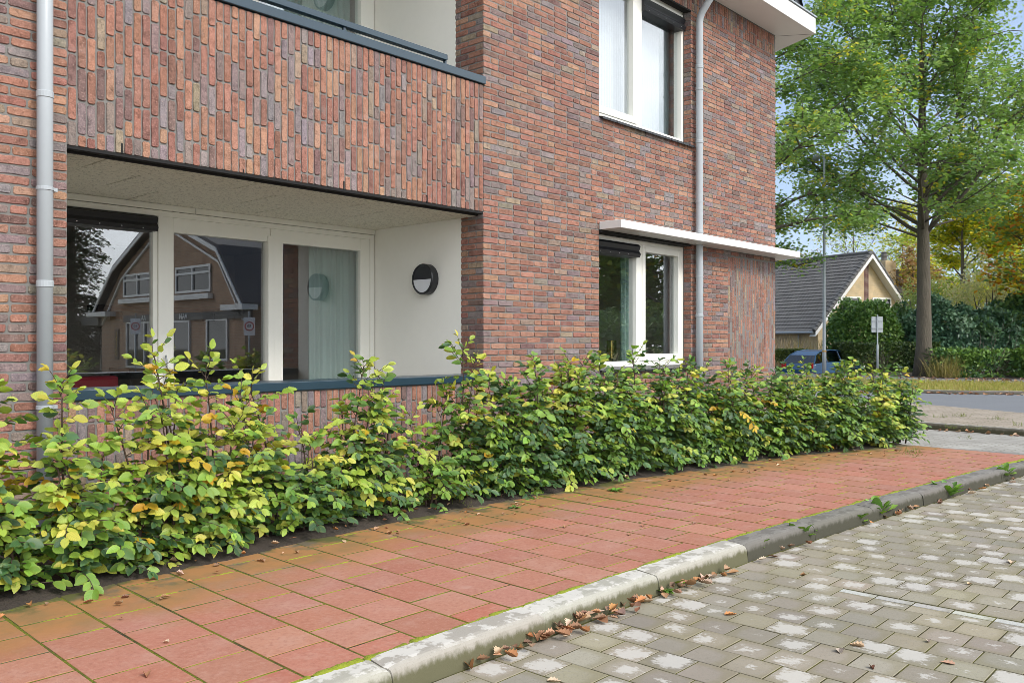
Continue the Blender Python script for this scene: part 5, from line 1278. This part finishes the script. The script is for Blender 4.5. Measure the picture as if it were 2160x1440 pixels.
mb = MB(); mb.box(XP+.0, XP+9.2, -48.2, -35.0, 2.22, 2.75); mb.build('roof', M['mortar'], fl)
mb = MB()
for i in range(7): mb.box(XP+1.10, XP+1.19, -47.5+i*2, -47.4+i*2, ZS, 2.2)
mb.box(XP+1.10, XP+1.18, -47.6, -35.4, 1.8, 1.9); fr = mb.build('window', M['white'], fl)
mb = MB(); mb.box(XP+1.17, XP+1.195, -47.6, -35.4, .1, 2.2); mb.build('pane', M['darkpane'], fr)
def speed_sign(px, py, d, label):
    v = at_d(px, d, z_at(py, d)); p = Vector((v.x, 2*YM-v.y, v.z)); b = Vector((p.x, p.y, ZS))
    t = thing('speed_sign', b, label, 'traffic sign', 'speed limit signs across the street'); n = Vector((-.45, .9, 0)).normalized(); u = Vector((-n.y, n.x, 0))
    mb = MB(); mb.lathe([(.03, -.1), (.03, p.z-ZS+.5)], b-n*.05, UZ, 10); mb.build('post', M['galv'], t)
    mb = MB(); mb.obox(p-u*.18-UZ*.3, u, UZ, n, .36, .6, .02); mb.build('panel', M['signwhite'], t)
    mb = MB(); q = p+n*.024; prof = [(.155, 0), (.155, .006), (.12, .006), (.12, 0)]; mb.lathe(prof, q, n, 32); mb.build('ring', M['redpaint'], t)
    mb = MB(); mb.lathe([(.119, 0), (.119, .004)], q, n, 32); mb.build('disc', M['signwhite'], t)
    a = math.atan2(n.y, n.x)+PI/2
    text('30', p+n*.034, .14, M['blackbox'], t, a, 'numerals')
speed_sign(286, 688, 34, '30 speed limit sign across the street, mirrored in the left pane')
speed_sign(526, 688, 29, '30 speed limit sign across the street, mirrored at the right of the middle pane')
def conifer(base, h, r, label, seed):
    rnd = random.Random(seed); t = thing('conifer_tree', base, label, 'tree'); B = Vector(base); mb = MB(); mb.tube([B, B+UZ*h], [.35, .03], 10); mb.build('trunk', M['bark'], t, smooth=True)
    P, D, N, SZ, CO = [], [], [], [], []
    z = 1.0
    while z < h:
        rr = r*(1-z/h)**.8+.2
        for k in range(int(5+rr*3)):
            a = rnd.uniform(0, 2*PI); L = rr*rnd.uniform(.6, 1.1)
            for q in range(int(L/.22)+1):
                f = (q+1)/(L/.22+1); p = B+Vector((math.cos(a)*L*f, math.sin(a)*L*f, z-.35*L*f*f))
                for _ in range(6):
                    P.append(p+Vector((rnd.gauss(0, .12), rnd.gauss(0, .12), rnd.gauss(0, .1)))); aa = a+rnd.uniform(-1.1, 1.1); D.append((math.cos(aa), math.sin(aa), -.35)); N.append((rnd.gauss(0, .4), rnd.gauss(0, .4), 1)); SZ.append(rnd.uniform(.14, .3)); CO.append(jit((.03, .06, .03), .25))
        z += .42
    leaf_mesh('crown', T_LEAF, P, D, N, SZ, CO, M['tleaf'], t)
v = at_d(150, 46, ZS); conifer((v.x, 2*YM-v.y, ZS), 15, 2.7, 'dark conifer across the street, mirrored in the left pane', 3)
for px, d, h, r, sd, pal, lab in [(1325, 44, 9.5, 5.0, 61, OAK+YEL[3:]+ORA[:1], 'green and orange tree across the junction, mirrored in the lower right window'),
                                 (1410, 40, 10.0, 4.6, 62, OAK+YEL[3:], 'green tree across the junction, mirrored beside the middle post of the lower right window'),
                                 (1250, 50, 10.5, 5.0, 63, OAK+ORA[:2], 'autumn tree across the street, left of the other mirrored trees')]:
    v = at_d(px, d, 0); tree((v.x, 2*.18-v.y, ZS), h, r, 1.2, lab, pal, .34, sd, n_limb=16, leafn=20, name='maple_tree', sub=6, tw=5, rise=.35, spread=.5)
v = at_d(1360, 34, 0)
def far_bush(x, y, w, h, label, seed):
    pr = math.hypot(x, y); rg = np.random.default_rng(seed)
    lat = x*SN-(y-CAM[1])*CS; dep = x*CS+(y-CAM[1])*SN
    # place by world position
    global at_d; keep = at_d; at_d = lambda *_a: Vector((x, y, ZS)); bush(0, 0, w, w*.6, h, label, DG+MG, .24, 5000, seed, boxy=.6, rz=0); at_d = keep
far_bush(v.x, .36-v.y-2, 9, 2.6, 'dark shrub mass across the junction, mirrored low in the lower right window', 71)

# ================================================================= LIGHT
w = bpy.data.worlds.new('World'); S.world = w; w.use_nodes = True; nt = w.node_tree; nt.nodes.clear()
out = nt.nodes.new('ShaderNodeOutputWorld'); bg = nt.nodes.new('ShaderNodeBackground')
sky = nt.nodes.new('ShaderNodeTexSky'); sky.sky_type = 'NISHITA'; sky.sun_disc = False
EL, AZ = R(42), R(176)                           # azimuth: compass-like, clockwise from +Y
sky.sun_elevation = EL; sky.sun_rotation = AZ; sky.air_density = 1.0; sky.dust_density = 1.5
tc = nt.nodes.new('ShaderNodeTexCoord'); mp = nt.nodes.new('ShaderNodeMapping'); mp.inputs['Scale'].default_value = (1, 1, 2.2); nt.links.new(tc.outputs['Generated'], mp.inputs[0])
c1 = noise_n(nt, mp.outputs[0], 2.4, 7, .56)
sp = nt.nodes.new('ShaderNodeSeparateXYZ'); nt.links.new(tc.outputs['Generated'], sp.inputs[0])
south = ramp(nt, math_n(nt, 'MULTIPLY', sp.outputs[1], -1), -.10, .45)          # bright cloud bank added out of view to light the front
cl = math_n(nt, 'ADD', math_n(nt, 'MULTIPLY', ramp(nt, c1, .42, .66), .50), math_n(nt, 'MULTIPLY', south, .55), clamp=True)
blue = mixc(nt, .45, sky.outputs[0], (2.6, 3.5, 5.2))
cloud = mixc(nt, south, (4.4, 5.0, 6.0), (13.5, 13.8, 14.2))
col = mixc(nt, math_n(nt, 'ADD', math_n(nt, 'MULTIPLY', cl, .85), .08), blue, cloud)
nt.links.new(col, bg.inputs['Color']); bg.inputs['Strength'].default_value = .092
nt.links.new(bg.outputs[0], out.inputs[0])
sl = bpy.data.lights.new('sun', 'SUN'); sl.energy = 1.2; sl.angle = R(16); sl.color = (1, .95, .88)
so = bpy.data.objects.new('sun', sl); C.objects.link(so)
dv = Vector((math.sin(AZ)*math.cos(EL), math.cos(AZ)*math.cos(EL), math.sin(EL)))
so.rotation_euler = dv.to_track_quat('Z', 'Y').to_euler(); so.location = (5, -10, 12)
S.view_settings.view_transform = 'Standard'; S.view_settings.look = 'None'; S.view_settings.gamma = 1; S.view_settings.use_curve_mapping = False
S.view_settings.exposure = 1.08
S.render.engine = 'CYCLES'
S.cycles.use_denoising = True; S.cycles.denoising_input_passes = 'RGB_ALBEDO_NORMAL'; S.cycles.denoising_prefilter = 'ACCURATE'; S.cycles.filter_width = .7; S.cycles.max_bounces = 10; S.cycles.diffuse_bounces = 6; S.cycles.transparent_max_bounces = 12
